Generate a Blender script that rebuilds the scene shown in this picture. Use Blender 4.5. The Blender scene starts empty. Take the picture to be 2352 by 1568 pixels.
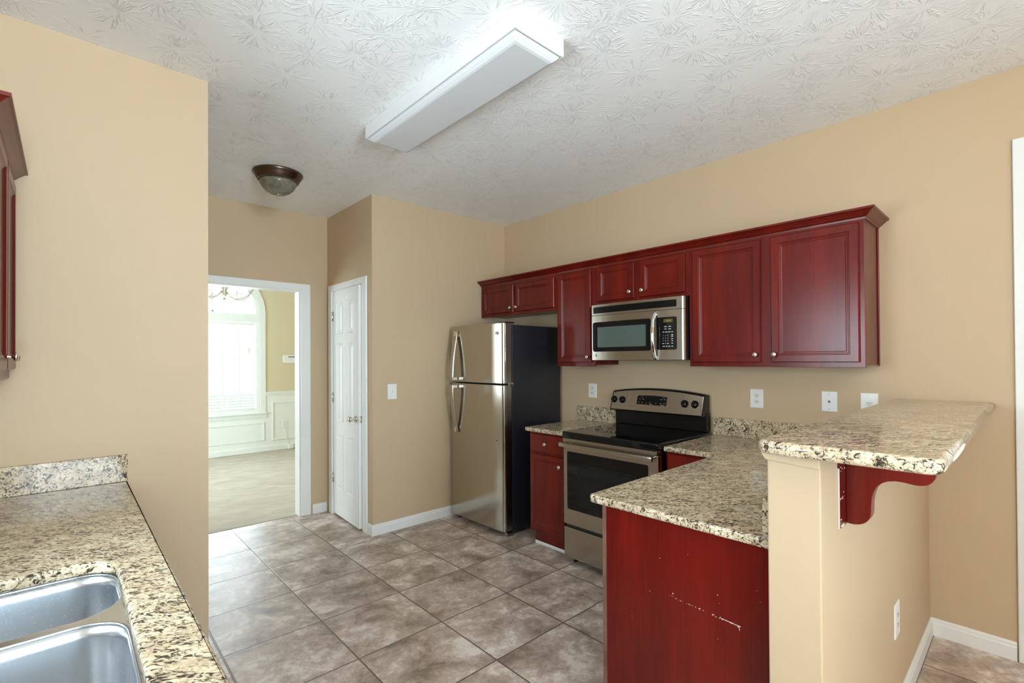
import bpy, bmesh, math, random
from mathutils import Vector, Matrix
from mathutils.geometry import tessellate_polygon
random.seed(7)
sc = bpy.context.scene
COL = sc.collection
# ------------------------------------------------------------------ camera
IMG_W, IMG_H = 2352, 1568
CAM_YAW, CAM_PITCH, CAM_ROLL, CAM_F = -0.74529, 0.0072, -0.00579, 1109.917
cam_d = bpy.data.cameras.new('camera'); cam = bpy.data.objects.new('camera', cam_d); COL.objects.link(cam)
_f = Vector((-math.sin(CAM_YAW) * math.cos(CAM_PITCH), math.cos(CAM_YAW) * math.cos(CAM_PITCH), math.sin(CAM_PITCH)))
_r = Vector((math.cos(CAM_YAW), math.sin(CAM_YAW), 0)); _u = _r.cross(_f)
_r2 = _r * math.cos(CAM_ROLL) + _u * math.sin(CAM_ROLL); _u2 = -_r * math.sin(CAM_ROLL) + _u * math.cos(CAM_ROLL)
cam.matrix_world = Matrix(((_r2.x, _u2.x, -_f.x, 0), (_r2.y, _u2.y, -_f.y, 0), (_r2.z, _u2.z, -_f.z, 1.44757), (0, 0, 0, 1)))
cam_d.sensor_width = 36.0; cam_d.lens = CAM_F / IMG_W * 36.0
cam_d.shift_x = -2.04 / IMG_W; cam_d.shift_y = 33.43 / IMG_W
cam_d.clip_start = 0.02; cam_d.clip_end = 200
sc.camera = cam
# ------------------------------------------------------------------ view, world, daylight
sc.view_settings.view_transform = 'Standard'; sc.view_settings.look = 'None'
sc.view_settings.gamma = 1.0; sc.view_settings.use_curve_mapping = False
sc.view_settings.exposure = 0.70
wd = bpy.data.worlds.new('sky'); sc.world = wd; wd.use_nodes = True
bg = wd.node_tree.nodes['Background']; bg.inputs[0].default_value = (0.80, 0.91, 1.0, 1); bg.inputs[1].default_value = 2.6

def area(name, loc, rot, sx, sy, power, col=(0.9, 0.955, 1.0), spread=math.pi):
    l = bpy.data.lights.new(name, 'AREA'); l.shape = 'RECTANGLE'; l.size = sx; l.size_y = sy
    l.energy = power; l.color = col; l.spread = spread
    o = bpy.data.objects.new(name, l); COL.objects.link(o); o.location = loc; o.rotation_euler = rot
    return o
R90 = math.pi / 2
UP = math.radians(12)      # daylight bounced up off the sunlit ground outside
area('daylight_sink_window', (-0.70, 1.35, 1.50), (0, -R90 - UP * 1.0, 0), 0.95, 0.9, 32, (0.74, 0.88, 1.0))
area('daylight_breakfast_window', (-0.72, -0.85, 1.45), (0, -R90 - UP * 2, 0), 1.3, 1.3, 20, (0.77, 0.90, 1.0))
area('added_back_fill', (0.10, -3.1, 1.48), (R90 + UP * 1.2, 0, 0), 1.1, 1.9, 57, (0.72, 0.87, 1.0), math.radians(96))  # added fill through an invented back window, aimed at the left wall
area('daylight_dining_window', (1.615, 8.75, 1.65), (-R90, 0, 0), 1.3, 2.1, 64, (0.80, 0.92, 1.0))
area('added_dining_side_fill', (-1.5, 6.6, 1.6), (0, -R90, 0), 1.6, 1.8, 98, (0.80, 0.92, 1.0))  # added fill; the unseen side window is invented to light the dining room
sc.cycles.max_bounces = 14; sc.cycles.diffuse_bounces = 9; sc.cycles.glossy_bounces = 6

# ------------------------------------------------------------------ key dimensions
XR, Y1, Y2, XP, XL, YL, H = 3.3273, 3.7257, 4.6584, 1.8554, 0.5104, 2.7595, 2.8254
XS, YB = -0.47, -2.8            # sink wall, back wall
ZC, TC = 0.919, 0.031           # counter height, slab thickness
XF = 2.6476                     # range wall counter front
YH0, YH1, XE = 0.391, 0.5247, 1.4688   # half wall
Y3 = 8.37                       # far wall of the dining room
WT = 0.11

# ------------------------------------------------------------------ materials
def new_mat(name):
    m = bpy.data.materials.new(name); m.use_nodes = True
    nt = m.node_tree; b = nt.nodes['Principled BSDF']
    return m, nt, b
def N(nt, kind, **kw):
    n = nt.nodes.new(kind)
    for k, v in kw.items():
        if k in n.inputs.keys(): n.inputs[k].default_value = v
        else: setattr(n, k, v)
    return n
def L(nt, a, b): nt.links.new(a, b)
def ramp(nt, fac, stops, interp='LINEAR'):
    r = nt.nodes.new('ShaderNodeValToRGB'); r.color_ramp.interpolation = interp
    e = r.color_ramp.elements
    while len(e) < len(stops): e.new(0.5)
    for i, (p, c) in enumerate(stops):
        e[i].position = p; e[i].color = c if len(c) == 4 else (*c, 1)
    L(nt, fac, r.inputs[0]); return r.outputs[0]
def math_(nt, op, a, b=None, c=None, clamp=False):
    n = nt.nodes.new('ShaderNodeMath'); n.operation = op; n.use_clamp = clamp
    for i, v in enumerate((a, b, c)):
        if v is None: continue
        if isinstance(v, (int, float)): n.inputs[i].default_value = v
        else: L(nt, v, n.inputs[i])
    return n.outputs[0]
def mix(nt, fac, a, b, blend='MIX'):
    n = nt.nodes.new('ShaderNodeMix'); n.data_type = 'RGBA'; n.blend_type = blend
    for i, v in ((0, fac), (6, a), (7, b)):
        if isinstance(v, (int, float)): n.inputs[i].default_value = v
        elif isinstance(v, tuple): n.inputs[i].default_value = (*v[:3], 1)
        else: L(nt, v, n.inputs[i])
    return n.outputs[2]
def pos(nt, scale=(1, 1, 1), rotz=0.0, loc=(0, 0, 0)):
    g = nt.nodes.new('ShaderNodeNewGeometry')
    r = nt.nodes.new('ShaderNodeVectorRotate'); r.rotation_type = 'Z_AXIS'; r.inputs['Angle'].default_value = rotz
    L(nt, g.outputs['Position'], r.inputs['Vector'])
    m = nt.nodes.new('ShaderNodeMapping'); m.inputs['Scale'].default_value = scale; m.inputs['Location'].default_value = loc
    L(nt, r.outputs[0], m.inputs['Vector']); return m.outputs[0]
def noise(nt, vec, scale, detail=4, rough=0.5, dist=0.0):
    n = nt.nodes.new('ShaderNodeTexNoise'); n.inputs['Scale'].default_value = scale; n.inputs['Detail'].default_value = detail
    n.inputs['Roughness'].default_value = rough; n.inputs['Distortion'].default_value = dist
    L(nt, vec, n.inputs['Vector']); return n.outputs[0]
def bump(nt, b, h, strength, dist=0.01):
    n = nt.nodes.new('ShaderNodeBump'); n.inputs['Strength'].default_value = strength; n.inputs['Distance'].default_value = dist
    L(nt, h, n.inputs['Height']); L(nt, n.outputs[0], b.inputs['Normal'])

def plain(name, col, rough=0.5, metal=0.0, spec=0.5, coat=0.0, nz=0.0):
    m, nt, b = new_mat(name)
    b.inputs['Roughness'].default_value = rough; b.inputs['Metallic'].default_value = metal
    b.inputs['Specular IOR Level'].default_value = spec; b.inputs['Coat Weight'].default_value = coat
    v = noise(nt, pos(nt), 9, 3)
    L(nt, mix(nt, ramp(nt, v, [(0.3, (0, 0, 0)), (0.7, (1, 1, 1))]), tuple(c * (1 - nz) for c in col), tuple(min(1, c * (1 + nz)) for c in col)), b.inputs['Base Color'])
    return m
def paint(name, col):
    m, nt, b = new_mat(name)
    b.inputs['Roughness'].default_value = 0.6; b.inputs['Specular IOR Level'].default_value = 0.35
    n = noise(nt, pos(nt), 1.3, 2)
    L(nt, mix(nt, n, tuple(c * 0.97 for c in col), tuple(c * 1.03 for c in col)), b.inputs['Base Color'])
    bump(nt, b, noise(nt, pos(nt), 260, 2), 0.12, 0.002)
    return m
M = {}
M['tan'] = paint('tan_wall_paint', (0.555, 0.424, 0.276))
M['yellow'] = paint('straw_wall_paint', (0.68, 0.60, 0.42))
M['white'] = plain('white_trim_paint', (0.80, 0.81, 0.79), 0.32, nz=0.015)
M['wainscot'] = plain('white_wainscot_paint', (0.80, 0.83, 0.80), 0.4, nz=0.01)
M['plastic'] = plain('white_plastic', (0.82, 0.82, 0.80), 0.3)
M['ivory'] = plain('ivory_plastic', (0.74, 0.73, 0.68), 0.35)
M['slot'] = plain('dark_slot', (0.03, 0.028, 0.025), 0.5)
M['black'] = plain('black_enamel', (0.007, 0.0065, 0.0065), 0.22, spec=0.3)
M['blackgloss'] = plain('black_glass', (0.006, 0.006, 0.007), 0.04, spec=0.42)
M['fridgeside'] = plain('black_textured_steel', (0.014, 0.014, 0.02), 0.36, spec=0.6)
M['nickel'] = plain('satin_nickel', (0.75, 0.71, 0.64), 0.22, 1.0)
M['chrome'] = plain('polished_chrome', (0.82, 0.82, 0.82), 0.08, 1.0)
M['bronze'] = plain('brushed_bronze', (0.17, 0.13, 0.10), 0.28, 1.0)
M['darkwindow'] = plain('tinted_window', (0.085, 0.115, 0.105), 0.15, spec=0.5)
M['ovenwindow'] = plain('oven_inner_window', (0.010, 0.011, 0.011), 0.06, spec=0.35)
M['amber'] = plain('amber_display', (0.10, 0.075, 0.025), 0.3)
M['print'] = plain('pale_printed_legend', (0.55, 0.62, 0.68), 0.5)
M['printdim'] = plain('grey_printed_legend', (0.25, 0.25, 0.24), 0.5)
M['lens'] = plain('frosted_acrylic_lens', (0.70, 0.72, 0.74), 0.45, nz=0.01)
M['fixture'] = plain('white_enamel_fixture', (0.76, 0.77, 0.77), 0.35, nz=0.005)
M['raw'] = plain('worn_bare_wood_edge', (0.16, 0.075, 0.05), 0.6, nz=0.35)
M['chip'] = plain('bare_primer', (0.72, 0.62, 0.56), 0.6)
M['cord'] = plain('white_cord', (0.8, 0.8, 0.8), 0.5)

def mk_glassbowl():
    m, nt, b = new_mat('alabaster_glass')
    n = noise(nt, pos(nt), 14, 4, 0.6, 1.0)
    L(nt, ramp(nt, n, [(0.35, (0.145, 0.135, 0.095)), (0.7, (0.26, 0.25, 0.19))]), b.inputs['Base Color'])
    b.inputs['Roughness'].default_value = 0.22
    return m
M['bowl'] = mk_glassbowl()

def mk_pane():
    m = bpy.data.materials.new('window_glass'); m.use_nodes = True; nt = m.node_tree; nt.nodes.clear()
    o = nt.nodes.new('ShaderNodeOutputMaterial'); t = nt.nodes.new('ShaderNodeBsdfTransparent'); g = nt.nodes.new('ShaderNodeBsdfGlossy')
    g.inputs['Roughness'].default_value = 0.02; t.inputs[0].default_value = (0.97, 0.985, 0.98, 1)
    f = nt.nodes.new('ShaderNodeFresnel'); f.inputs[0].default_value = 1.3
    x = nt.nodes.new('ShaderNodeMixShader'); L(nt, f.outputs[0], x.inputs[0]); L(nt, t.outputs[0], x.inputs[1]); L(nt, g.outputs[0], x.inputs[2])
    L(nt, x.outputs[0], o.inputs[0]); return m
M['pane'] = mk_pane()

def mk_wood():
    m, nt, b = new_mat('cherry_stained_wood')
    big = noise(nt, pos(nt, (7, 7, 1.1)), 1.0, 3, 0.55, 0.6)
    gr = noise(nt, pos(nt, (160, 160, 5)), 1.0, 4, 0.6, 0.2)
    c = ramp(nt, big, [(0.32, (0.046, 0.0032, 0.0022)), (0.50, (0.105, 0.0054, 0.0032)), (0.68, (0.190, 0.0110, 0.0048))])
    L(nt, mix(nt, 0.55, c, mix(nt, gr, (0.055, 0.003, 0.002), (0.215, 0.011, 0.005))), b.inputs['Base Color'])
    b.inputs['Roughness'].default_value = 0.27; b.inputs['Specular IOR Level'].default_value = 0.42
    bump(nt, b, gr, 0.05, 0.002)
    return m
M['wood'] = mk_wood()

def mk_steel(name, col, axis, rough=0.30):
    m, nt, b = new_mat(name)
    s = {'y': (300, 1.5, 300), 'x': (1.5, 300, 300), 'z': (300, 300, 1.5)}[axis]
    n = noise(nt, pos(nt, s), 1.0, 3)
    b.inputs['Metallic'].default_value = 1.0
    L(nt, mix(nt, n, tuple(c * 0.99 for c in col), tuple(c * 1.01 for c in col)), b.inputs['Base Color'])
    L(nt, math_(nt, 'MULTIPLY_ADD', n, 0.02, rough - 0.01), b.inputs['Roughness'])
    return m
M['steel'] = mk_steel('brushed_stainless_steel', (0.52, 0.485, 0.425), 'y', 0.27)
M['fridgesteel'] = mk_steel('satin_stainless_door', (0.47, 0.435, 0.37), 'y', 0.17)
M['sinksteel'] = mk_steel('brushed_sink_steel', (0.68, 0.72, 0.76), 'y', 0.27)
M['steeledge'] = mk_steel('dark_stainless_edge', (0.30, 0.27, 0.25), 'z', 0.3)

def mk_granite():
    m, nt, b = new_mat('cream_speckled_granite')
    A = 0.745
    v1 = pos(nt, (58, 112, 88), A)
    v2 = pos(nt, (95, 160, 130), A, (3.1, 7.7, 1.3))
    v3 = pos(nt, (13, 24, 18), A, (11.1, 2.2, 5.3))
    base = ramp(nt, noise(nt, v2, 1.0, 3, 0.6), [(0.30, (0.43, 0.322, 0.20)), (0.45, (0.65, 0.54, 0.365)), (0.60, (0.745, 0.655, 0.485)), (0.8, (0.83, 0.78, 0.67))])
    base = mix(nt, ramp(nt, noise(nt, v3, 1.0, 3, 0.55), [(0.42, (0, 0, 0)), (0.62, (0.5, 0.5, 0.5))]), base, (0.40, 0.29, 0.175))
    fl = noise(nt, v1, 1.0, 4, 0.62, 1.1)
    clump = noise(nt, v3, 1.3, 2)
    thr = math_(nt, 'ADD', fl, math_(nt, 'MULTIPLY', math_(nt, 'SUBTRACT', clump, 0.5), 0.26))
    mid = ramp(nt, thr, [(0.475, (0, 0, 0)), (0.545, (0.6, 0.6, 0.6))])
    c = mix(nt, mid, base, (0.26, 0.19, 0.12))
    dark = ramp(nt, thr, [(0.545, (0, 0, 0)), (0.595, (1, 1, 1))])
    c = mix(nt, dark, c, (0.042, 0.034, 0.025))
    gf = ramp(nt, noise(nt, v2, 0.8, 2, 0.5, 1.0), [(0.62, (0, 0, 0)), (0.68, (0.8, 0.8, 0.8))])
    c = mix(nt, gf, c, (0.13, 0.115, 0.095))
    L(nt, c, b.inputs['Base Color'])
    b.inputs['Roughness'].default_value = 0.11; b.inputs['Specular IOR Level'].default_value = 0.30
    return m
M['granite'] = mk_granite()

def mk_tile():
    m, nt, b = new_mat('mottled_brown_floor_tile')
    g = nt.nodes.new('ShaderNodeNewGeometry'); s = nt.nodes.new('ShaderNodeSeparateXYZ'); L(nt, g.outputs['Position'], s.inputs[0])
    ux = math_(nt, 'DIVIDE', math_(nt, 'SUBTRACT', s.outputs[0], 1.042), 0.4825)
    uy = math_(nt, 'DIVIDE', math_(nt, 'SUBTRACT', s.outputs[1], 1.778), 0.4665)
    def edge(u):
        f = math_(nt, 'FRACT', u); return math_(nt, 'MINIMUM', f, math_(nt, 'SUBTRACT', 1.0, f))
    e = math_(nt, 'MINIMUM', edge(ux), edge(uy))
    grout = ramp(nt, e, [(0.0065, (1, 1, 1)), (0.0095, (0, 0, 0))])
    cell = nt.nodes.new('ShaderNodeCombineXYZ'); L(nt, math_(nt, 'FLOOR', ux), cell.inputs[0]); L(nt, math_(nt, 'FLOOR', uy), cell.inputs[1])
    wn = nt.nodes.new('ShaderNodeTexWhiteNoise'); wn.noise_dimensions = '3D'; L(nt, cell.outputs[0], wn.inputs['Vector'])
    off = nt.nodes.new('ShaderNodeVectorMath'); off.operation = 'MULTIPLY_ADD'; off.inputs[1].default_value = (9, 9, 9)
    L(nt, wn.outputs['Color'], off.inputs[0]); L(nt, g.outputs['Position'], off.inputs[2])
    n1 = noise(nt, off.outputs[0], 4.2, 6, 0.62, 0.5); n2 = noise(nt, off.outputs[0], 22, 8, 0.75, 0.4)
    t = math_(nt, 'ADD', math_(nt, 'MULTIPLY', n1, 0.62), math_(nt, 'MULTIPLY', n2, 0.38))
    c = ramp(nt, t, [(0.37, (0.23, 0.170, 0.130)), (0.455, (0.39, 0.305, 0.247)), (0.525, (0.54, 0.445, 0.377)), (0.60, (0.80, 0.72, 0.645))])
    c = mix(nt, math_(nt, 'MULTIPLY', math_(nt, 'SUBTRACT', wn.outputs['Value'], 0.5), 0.18), c, (0.40, 0.34, 0.29))
    c = mix(nt, grout, c, (0.13, 0.10, 0.08))
    L(nt, c, b.inputs['Base Color'])
    L(nt, math_(nt, 'ADD', math_(nt, 'MULTIPLY', n2, 0.16), 0.28), b.inputs['Roughness'])
    h = math_(nt, 'SUBTRACT', math_(nt, 'MULTIPLY', n2, 0.25), grout)
    bump(nt, b, h, 0.25, 0.004)
    return m
M['tile'] = mk_tile()

def mk_ceiling():
    m, nt, b = new_mat('stomped_white_ceiling')
    b.inputs['Base Color'].default_value = (0.93, 0.94, 0.94, 1); b.inputs['Roughness'].default_value = 0.55
    b.inputs['Specular IOR Level'].default_value = 0.3
    g = nt.nodes.new('ShaderNodeNewGeometry')
    wob = nt.nodes.new('ShaderNodeTexNoise'); wob.inputs['Scale'].default_value = 9; wob.inputs['Detail'].default_value = 2
    L(nt, g.outputs['Position'], wob.inputs['Vector'])
    hs = []
    for li, (sc_, ofs, rnd_) in enumerate(((4.1, (0, 0, 0), 0.6), (4.5, (3.37, 1.71, 0), 0.85))):
        add = nt.nodes.new('ShaderNodeVectorMath'); add.operation = 'ADD'; add.inputs[1].default_value = ofs
        L(nt, g.outputs['Position'], add.inputs[0])
        vo = nt.nodes.new('ShaderNodeTexVoronoi'); vo.voronoi_dimensions = '2D'; vo.inputs['Scale'].default_value = sc_; vo.inputs['Randomness'].default_value = rnd_
        L(nt, add.outputs[0], vo.inputs['Vector'])
        d = nt.nodes.new('ShaderNodeVectorMath'); d.operation = 'SUBTRACT'; L(nt, add.outputs[0], d.inputs[0]); L(nt, vo.outputs['Position'], d.inputs[1])
        s = nt.nodes.new('ShaderNodeSeparateXYZ'); L(nt, d.outputs[0], s.inputs[0])
        ang = math_(nt, 'ARCTAN2', s.outputs[1], s.outputs[0])
        r = math_(nt, 'SQRT', math_(nt, 'ADD', math_(nt, 'MULTIPLY', s.outputs[0], s.outputs[0]), math_(nt, 'MULTIPLY', s.outputs[1], s.outputs[1])))
        # unit direction keeps the angle continuous; the cell colour makes each stamp its own
        cx = nt.nodes.new('ShaderNodeCombineXYZ')
        L(nt, math_(nt, 'MULTIPLY', math_(nt, 'COSINE', ang), 5.5), cx.inputs[0]); L(nt, math_(nt, 'MULTIPLY', math_(nt, 'SINE', ang), 5.5), cx.inputs[1])
        L(nt, math_(nt, 'MULTIPLY', r, 9.0), cx.inputs[2])
        jit = nt.nodes.new('ShaderNodeVectorMath'); jit.operation = 'MULTIPLY_ADD'; jit.inputs[1].default_value = (37, 37, 37)
        L(nt, vo.outputs['Color'], jit.inputs[0]); L(nt, cx.outputs[0], jit.inputs[2])
        w2 = nt.nodes.new('ShaderNodeVectorMath'); w2.operation = 'MULTIPLY_ADD'; w2.inputs[1].default_value = (0.55, 0.55, 0.55)
        L(nt, wob.outputs['Color'], w2.inputs[0]); L(nt, jit.outputs[0], w2.inputs[2])
        nz = noise(nt, w2.outputs[0], 1.0, 2, 0.5)
        # thin raised strokes fanning out from a bare centre
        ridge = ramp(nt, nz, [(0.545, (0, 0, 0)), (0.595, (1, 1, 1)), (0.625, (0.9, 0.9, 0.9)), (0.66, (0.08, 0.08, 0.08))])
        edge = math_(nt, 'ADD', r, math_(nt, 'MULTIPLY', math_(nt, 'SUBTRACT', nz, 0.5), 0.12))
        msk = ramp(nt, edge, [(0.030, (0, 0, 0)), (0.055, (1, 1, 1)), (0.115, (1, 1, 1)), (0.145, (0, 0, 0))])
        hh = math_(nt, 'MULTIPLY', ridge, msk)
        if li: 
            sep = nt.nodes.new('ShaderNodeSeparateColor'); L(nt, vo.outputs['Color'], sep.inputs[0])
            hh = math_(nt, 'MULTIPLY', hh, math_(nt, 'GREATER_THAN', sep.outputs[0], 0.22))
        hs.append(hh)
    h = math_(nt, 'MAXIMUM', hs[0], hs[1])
    L(nt, mix(nt, h, (0.90, 0.91, 0.91), (0.97, 0.975, 0.97)), b.inputs['Base Color'])   # strokes coloured paler than the base, standing in for light catching the ridges
    h = math_(nt, 'ADD', h, math_(nt, 'MULTIPLY', noise(nt, g.outputs['Position'], 45, 3), 0.20))
    bump(nt, b, h, 1.0, 0.0020)
    return m
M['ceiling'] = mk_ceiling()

def mk_carpet():
    m, nt, b = new_mat('cream_cut_pile_carpet')
    n = noise(nt, pos(nt), 260, 3, 0.7); w = noise(nt, pos(nt, (2.2, 5, 1), 0.3), 1.6, 4, 0.6, 0.8)
    c = mix(nt, ramp(nt, w, [(0.35, (0, 0, 0)), (0.65, (1, 1, 1))]), (0.52, 0.46, 0.37), (0.66, 0.60, 0.50))
    L(nt, mix(nt, 0.25, c, mix(nt, n, (0.30, 0.27, 0.2), (0.85, 0.8, 0.7))), b.inputs['Base Color'])
    b.inputs['Roughness'].default_value = 0.95; b.inputs['Specular IOR Level'].default_value = 0.1
    bump(nt, b, n, 0.6, 0.01)
    return m
M['carpet'] = mk_carpet()
M['lawn'] = plain('lawn_green', (0.16, 0.20, 0.12), 0.9, nz=0.3)

# ------------------------------------------------------------------ mesh helpers
class MB:
    def __init__(s): s.v = []; s.f = []; s.sm = set()
    def add(s, vs, fs, smooth=False):
        o = len(s.v); s.v += [tuple(v) for v in vs]
        for f in fs:
            if smooth: s.sm.add(len(s.f))
            s.f.append([i + o for i in f])
        return s
    def box(s, x0, x1, y0, y1, z0, z1):
        x0, x1 = sorted((x0, x1)); y0, y1 = sorted((y0, y1)); z0, z1 = sorted((z0, z1))
        return s.add([(x0, y0, z0), (x1, y0, z0), (x1, y1, z0), (x0, y1, z0), (x0, y0, z1), (x1, y0, z1), (x1, y1, z1), (x0, y1, z1)],
                     [(3, 2, 1, 0), (4, 5, 6, 7), (0, 1, 5, 4), (1, 2, 6, 5), (2, 3, 7, 6), (3, 0, 4, 7)])
    def loft(s, rings, cap0=True, cap1=True, smooth=False):
        n = len(rings[0]); o = len(s.v)
        for r in rings: s.v += [tuple(p) for p in r]
        for k in range(len(rings) - 1):
            for i in range(n):
                j = (i + 1) % n
                if smooth: s.sm.add(len(s.f))
                s.f.append([o + k * n + i, o + k * n + j, o + (k + 1) * n + j, o + (k + 1) * n + i])
        if cap0: s.f.append([o + i for i in reversed(range(n))])
        if cap1: s.f.append([o + (len(rings) - 1) * n + i for i in range(n)])
        return s
    def prism(s, poly, fr, a, b):
        """extrude 2D polygon (u,v) from depth a to b through frame fr(u,v,d)"""
        return s.loft([[fr(u, v, a) for u, v in poly], [fr(u, v, b) for u, v in poly]])
    def plate(s, outer, holes, fr, a, b):
        """flat plate with holes"""
        loops = [outer] + list(holes); flat = [p for l in loops for p in l]
        tris = tessellate_polygon([[Vector((u, v, 0)) for u, v in l] for l in loops])
        n = len(flat)
        vs = [fr(u, v, a) for u, v in flat] + [fr(u, v, b) for u, v in flat]
        fs = [tuple(t) for t in tris] + [tuple(i + n for i in reversed(t)) for t in tris]
        k = 0
        for l in loops:
            m = len(l)
            for i in range(m):
                j = (i + 1) % m; fs.append((k + i, k + j, n + k + j, n + k + i))
            k += m
        return s.add(vs, fs)
    def lathe(s, prof, org, ax='z', n=24, smooth=True, cap=True):
        o = Vector(org)
        E = {'z': (Vector((1, 0, 0)), Vector((0, 1, 0)), Vector((0, 0, 1))), 'x': (Vector((0, 1, 0)), Vector((0, 0, 1)), Vector((1, 0, 0))),
             '-x': (Vector((0, 0, 1)), Vector((0, 1, 0)), Vector((-1, 0, 0))), 'y': (Vector((0, 0, 1)), Vector((1, 0, 0)), Vector((0, 1, 0))),
             '-y': (Vector((1, 0, 0)), Vector((0, 0, 1)), Vector((0, -1, 0)))}[ax] if isinstance(ax, str) else ax
        rings = []
        for r, h in prof:
            rings.append([o + E[2] * h + (E[0] * math.cos(2 * math.pi * i / n) + E[1] * math.sin(2 * math.pi * i / n)) * max(r, 1e-5) for i in range(n)])
        return s.loft(rings, cap, cap, smooth)
    def tube(s, pts, r, n=10, smooth=True):
        pts = [Vector(p) for p in pts]; rings = []; up = None
        for i, p in enumerate(pts):
            t = (pts[min(i + 1, len(pts) - 1)] - pts[max(i - 1, 0)]).normalized()
            if up is None: up = Vector((0, 0, 1)) if abs(t.z) < 0.9 else Vector((1, 0, 0))
            a = t.cross(up).normalized(); c = a.cross(t).normalized(); up = c
            rr = r[i] if isinstance(r, (list, tuple)) else r
            rings.append([p + (a * math.cos(2 * math.pi * k / n) + c * math.sin(2 * math.pi * k / n)) * rr for k in range(n)])
        return s.loft(rings, True, True, smooth)
    def rings2d(s, fr, u0, u1, v0, v1, rings, rad=0.0):
        """concentric rectangle rings: (inset, depth)"""
        R = []
        for ins, d in rings:
            if rad: pl = rrect(u0 + ins, u1 - ins, v0 + ins, v1 - ins, max(rad - ins, 0.0008))
            else: pl = [(u0 + ins, v0 + ins), (u1 - ins, v0 + ins), (u1 - ins, v1 - ins), (u0 + ins, v1 - ins)]
            R.append([fr(u, v, d) for u, v in pl])
        return s.loft(R)
    def slab(s, outer, holes, z0, z1, r=0.008, steps=4):
        """horizontal slab with eased edges"""
        loops = [ccw(outer, True)] + [ccw(h, False) for h in holes]
        prof = []
        for k in range(steps + 1):
            a = math.pi / 2 * k / steps; prof.append((r * (1 - math.sin(a)), z0 + r * (1 - math.cos(a))))
        for k in range(steps + 1):
            a = math.pi / 2 * k / steps; prof.append((r * (1 - math.cos(a)), z1 - r * (1 - math.sin(a))))
        top, bot = [], []
        for l in loops:
            rings = [[(x, y, z) for x, y in inset(l, d)] for d, z in prof]
            s.loft(rings, False, False, True)
            bot.append(inset(l, r)); top.append(inset(l, r))
        for L_, z, flip in ((top, z1, False), (bot, z0, True)):
            flat = [p for l in L_ for p in l]
            tris = tessellate_polygon([[Vector((x, y, 0)) for x, y in l] for l in L_])
            s.add([(x, y, z) for x, y in flat], [tuple(t) if not flip else tuple(reversed(t)) for t in tris])
        return s
    def build(s, name, mat, parent=None, bevel=0.0, seg=2, root=None, weld=True, xf=None, ang=0.6):
        org = Vector((0, 0, 0))
        rt = root or parent
        if rt is not None:
            while rt.parent: rt = rt.parent
            org = rt.location.copy()
        me = bpy.data.meshes.new(name)
        vs = [Vector(v) for v in s.v]
        if xf: vs = [xf(v) for v in vs]
        me.from_pydata([v - org for v in vs], [], s.f)
        for i in s.sm: me.polygons[i].use_smooth = True
        bm = bmesh.new(); bm.from_mesh(me)
        if weld: bmesh.ops.remove_doubles(bm, verts=bm.verts, dist=2e-5)
        bmesh.ops.recalc_face_normals(bm, faces=bm.faces); bm.to_mesh(me); bm.free()
        me.materials.append(M[mat] if isinstance(mat, str) else mat)
        o = bpy.data.objects.new(name, me); COL.objects.link(o)
        if parent is not None: o.parent = parent
        if bevel:
            b = o.modifiers.new('edge', 'BEVEL'); b.width = bevel; b.segments = seg; b.limit_method = 'ANGLE'; b.angle_limit = ang
            b.harden_normals = False
        return o
def area2(l): return sum(l[i][0] * l[(i + 1) % len(l)][1] - l[(i + 1) % len(l)][0] * l[i][1] for i in range(len(l)))
def ccw(l, want): return list(l) if (area2(l) > 0) == want else list(reversed(l))
def inset(l, d):
    if d == 0: return list(l)
    n = len(l); out = []
    for i in range(n):
        p0, p, p1 = Vector(l[i - 1]), Vector(l[i]), Vector(l[(i + 1) % n])
        a = (p - p0).normalized(); b = (p1 - p).normalized()
        na = Vector((-a.y, a.x)); nb = Vector((-b.y, b.x)); m = (na + nb)
        k = m.length_squared
        m = m * (2 / k) if k > 1e-6 else na
        q = p + m * d; out.append((q.x, q.y))
    return out
def rpoly(pts, rad, n=6):
    """round polygon corners; rad scalar or list"""
    out = []; m = len(pts)
    for i in range(m):
        r = rad[i] if isinstance(rad, (list, tuple)) else rad
        p0, p, p1 = Vector(pts[i - 1]), Vector(pts[i]), Vector(pts[(i + 1) % m])
        if r <= 0: out.append((p.x, p.y)); continue
        a = (p0 - p).normalized(); b = (p1 - p).normalized()
        th = a.angle(b); t = r / math.tan(th / 2)
        c = p + (a + b).normalized() * (r / math.sin(th / 2))
        s = p + a * t; e = p + b * t
        a0 = math.atan2(s.y - c.y, s.x - c.x); a1 = math.atan2(e.y - c.y, e.x - c.x)
        da = (a1 - a0 + math.pi) % (2 * math.pi) - math.pi
        for k in range(n + 1):
            w = a0 + da * k / n; out.append((c.x + r * math.cos(w), c.y + r * math.sin(w)))
    return out
def rrect(u0, u1, v0, v1, r, n=5): return rpoly([(u0, v0), (u1, v0), (u1, v1), (u0, v1)], r, n)
def nx(X): return lambda u, v, d: (X - d, u, v)      # face looking to -x, u=y v=z
def px_(X): return lambda u, v, d: (X + d, u, v)     # face looking to +x
def ny(Y): return lambda u, v, d: (u, Y - d, v)      # face looking to -y, u=x v=z
def py_(Y): return lambda u, v, d: (u, Y + d, v)

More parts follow.
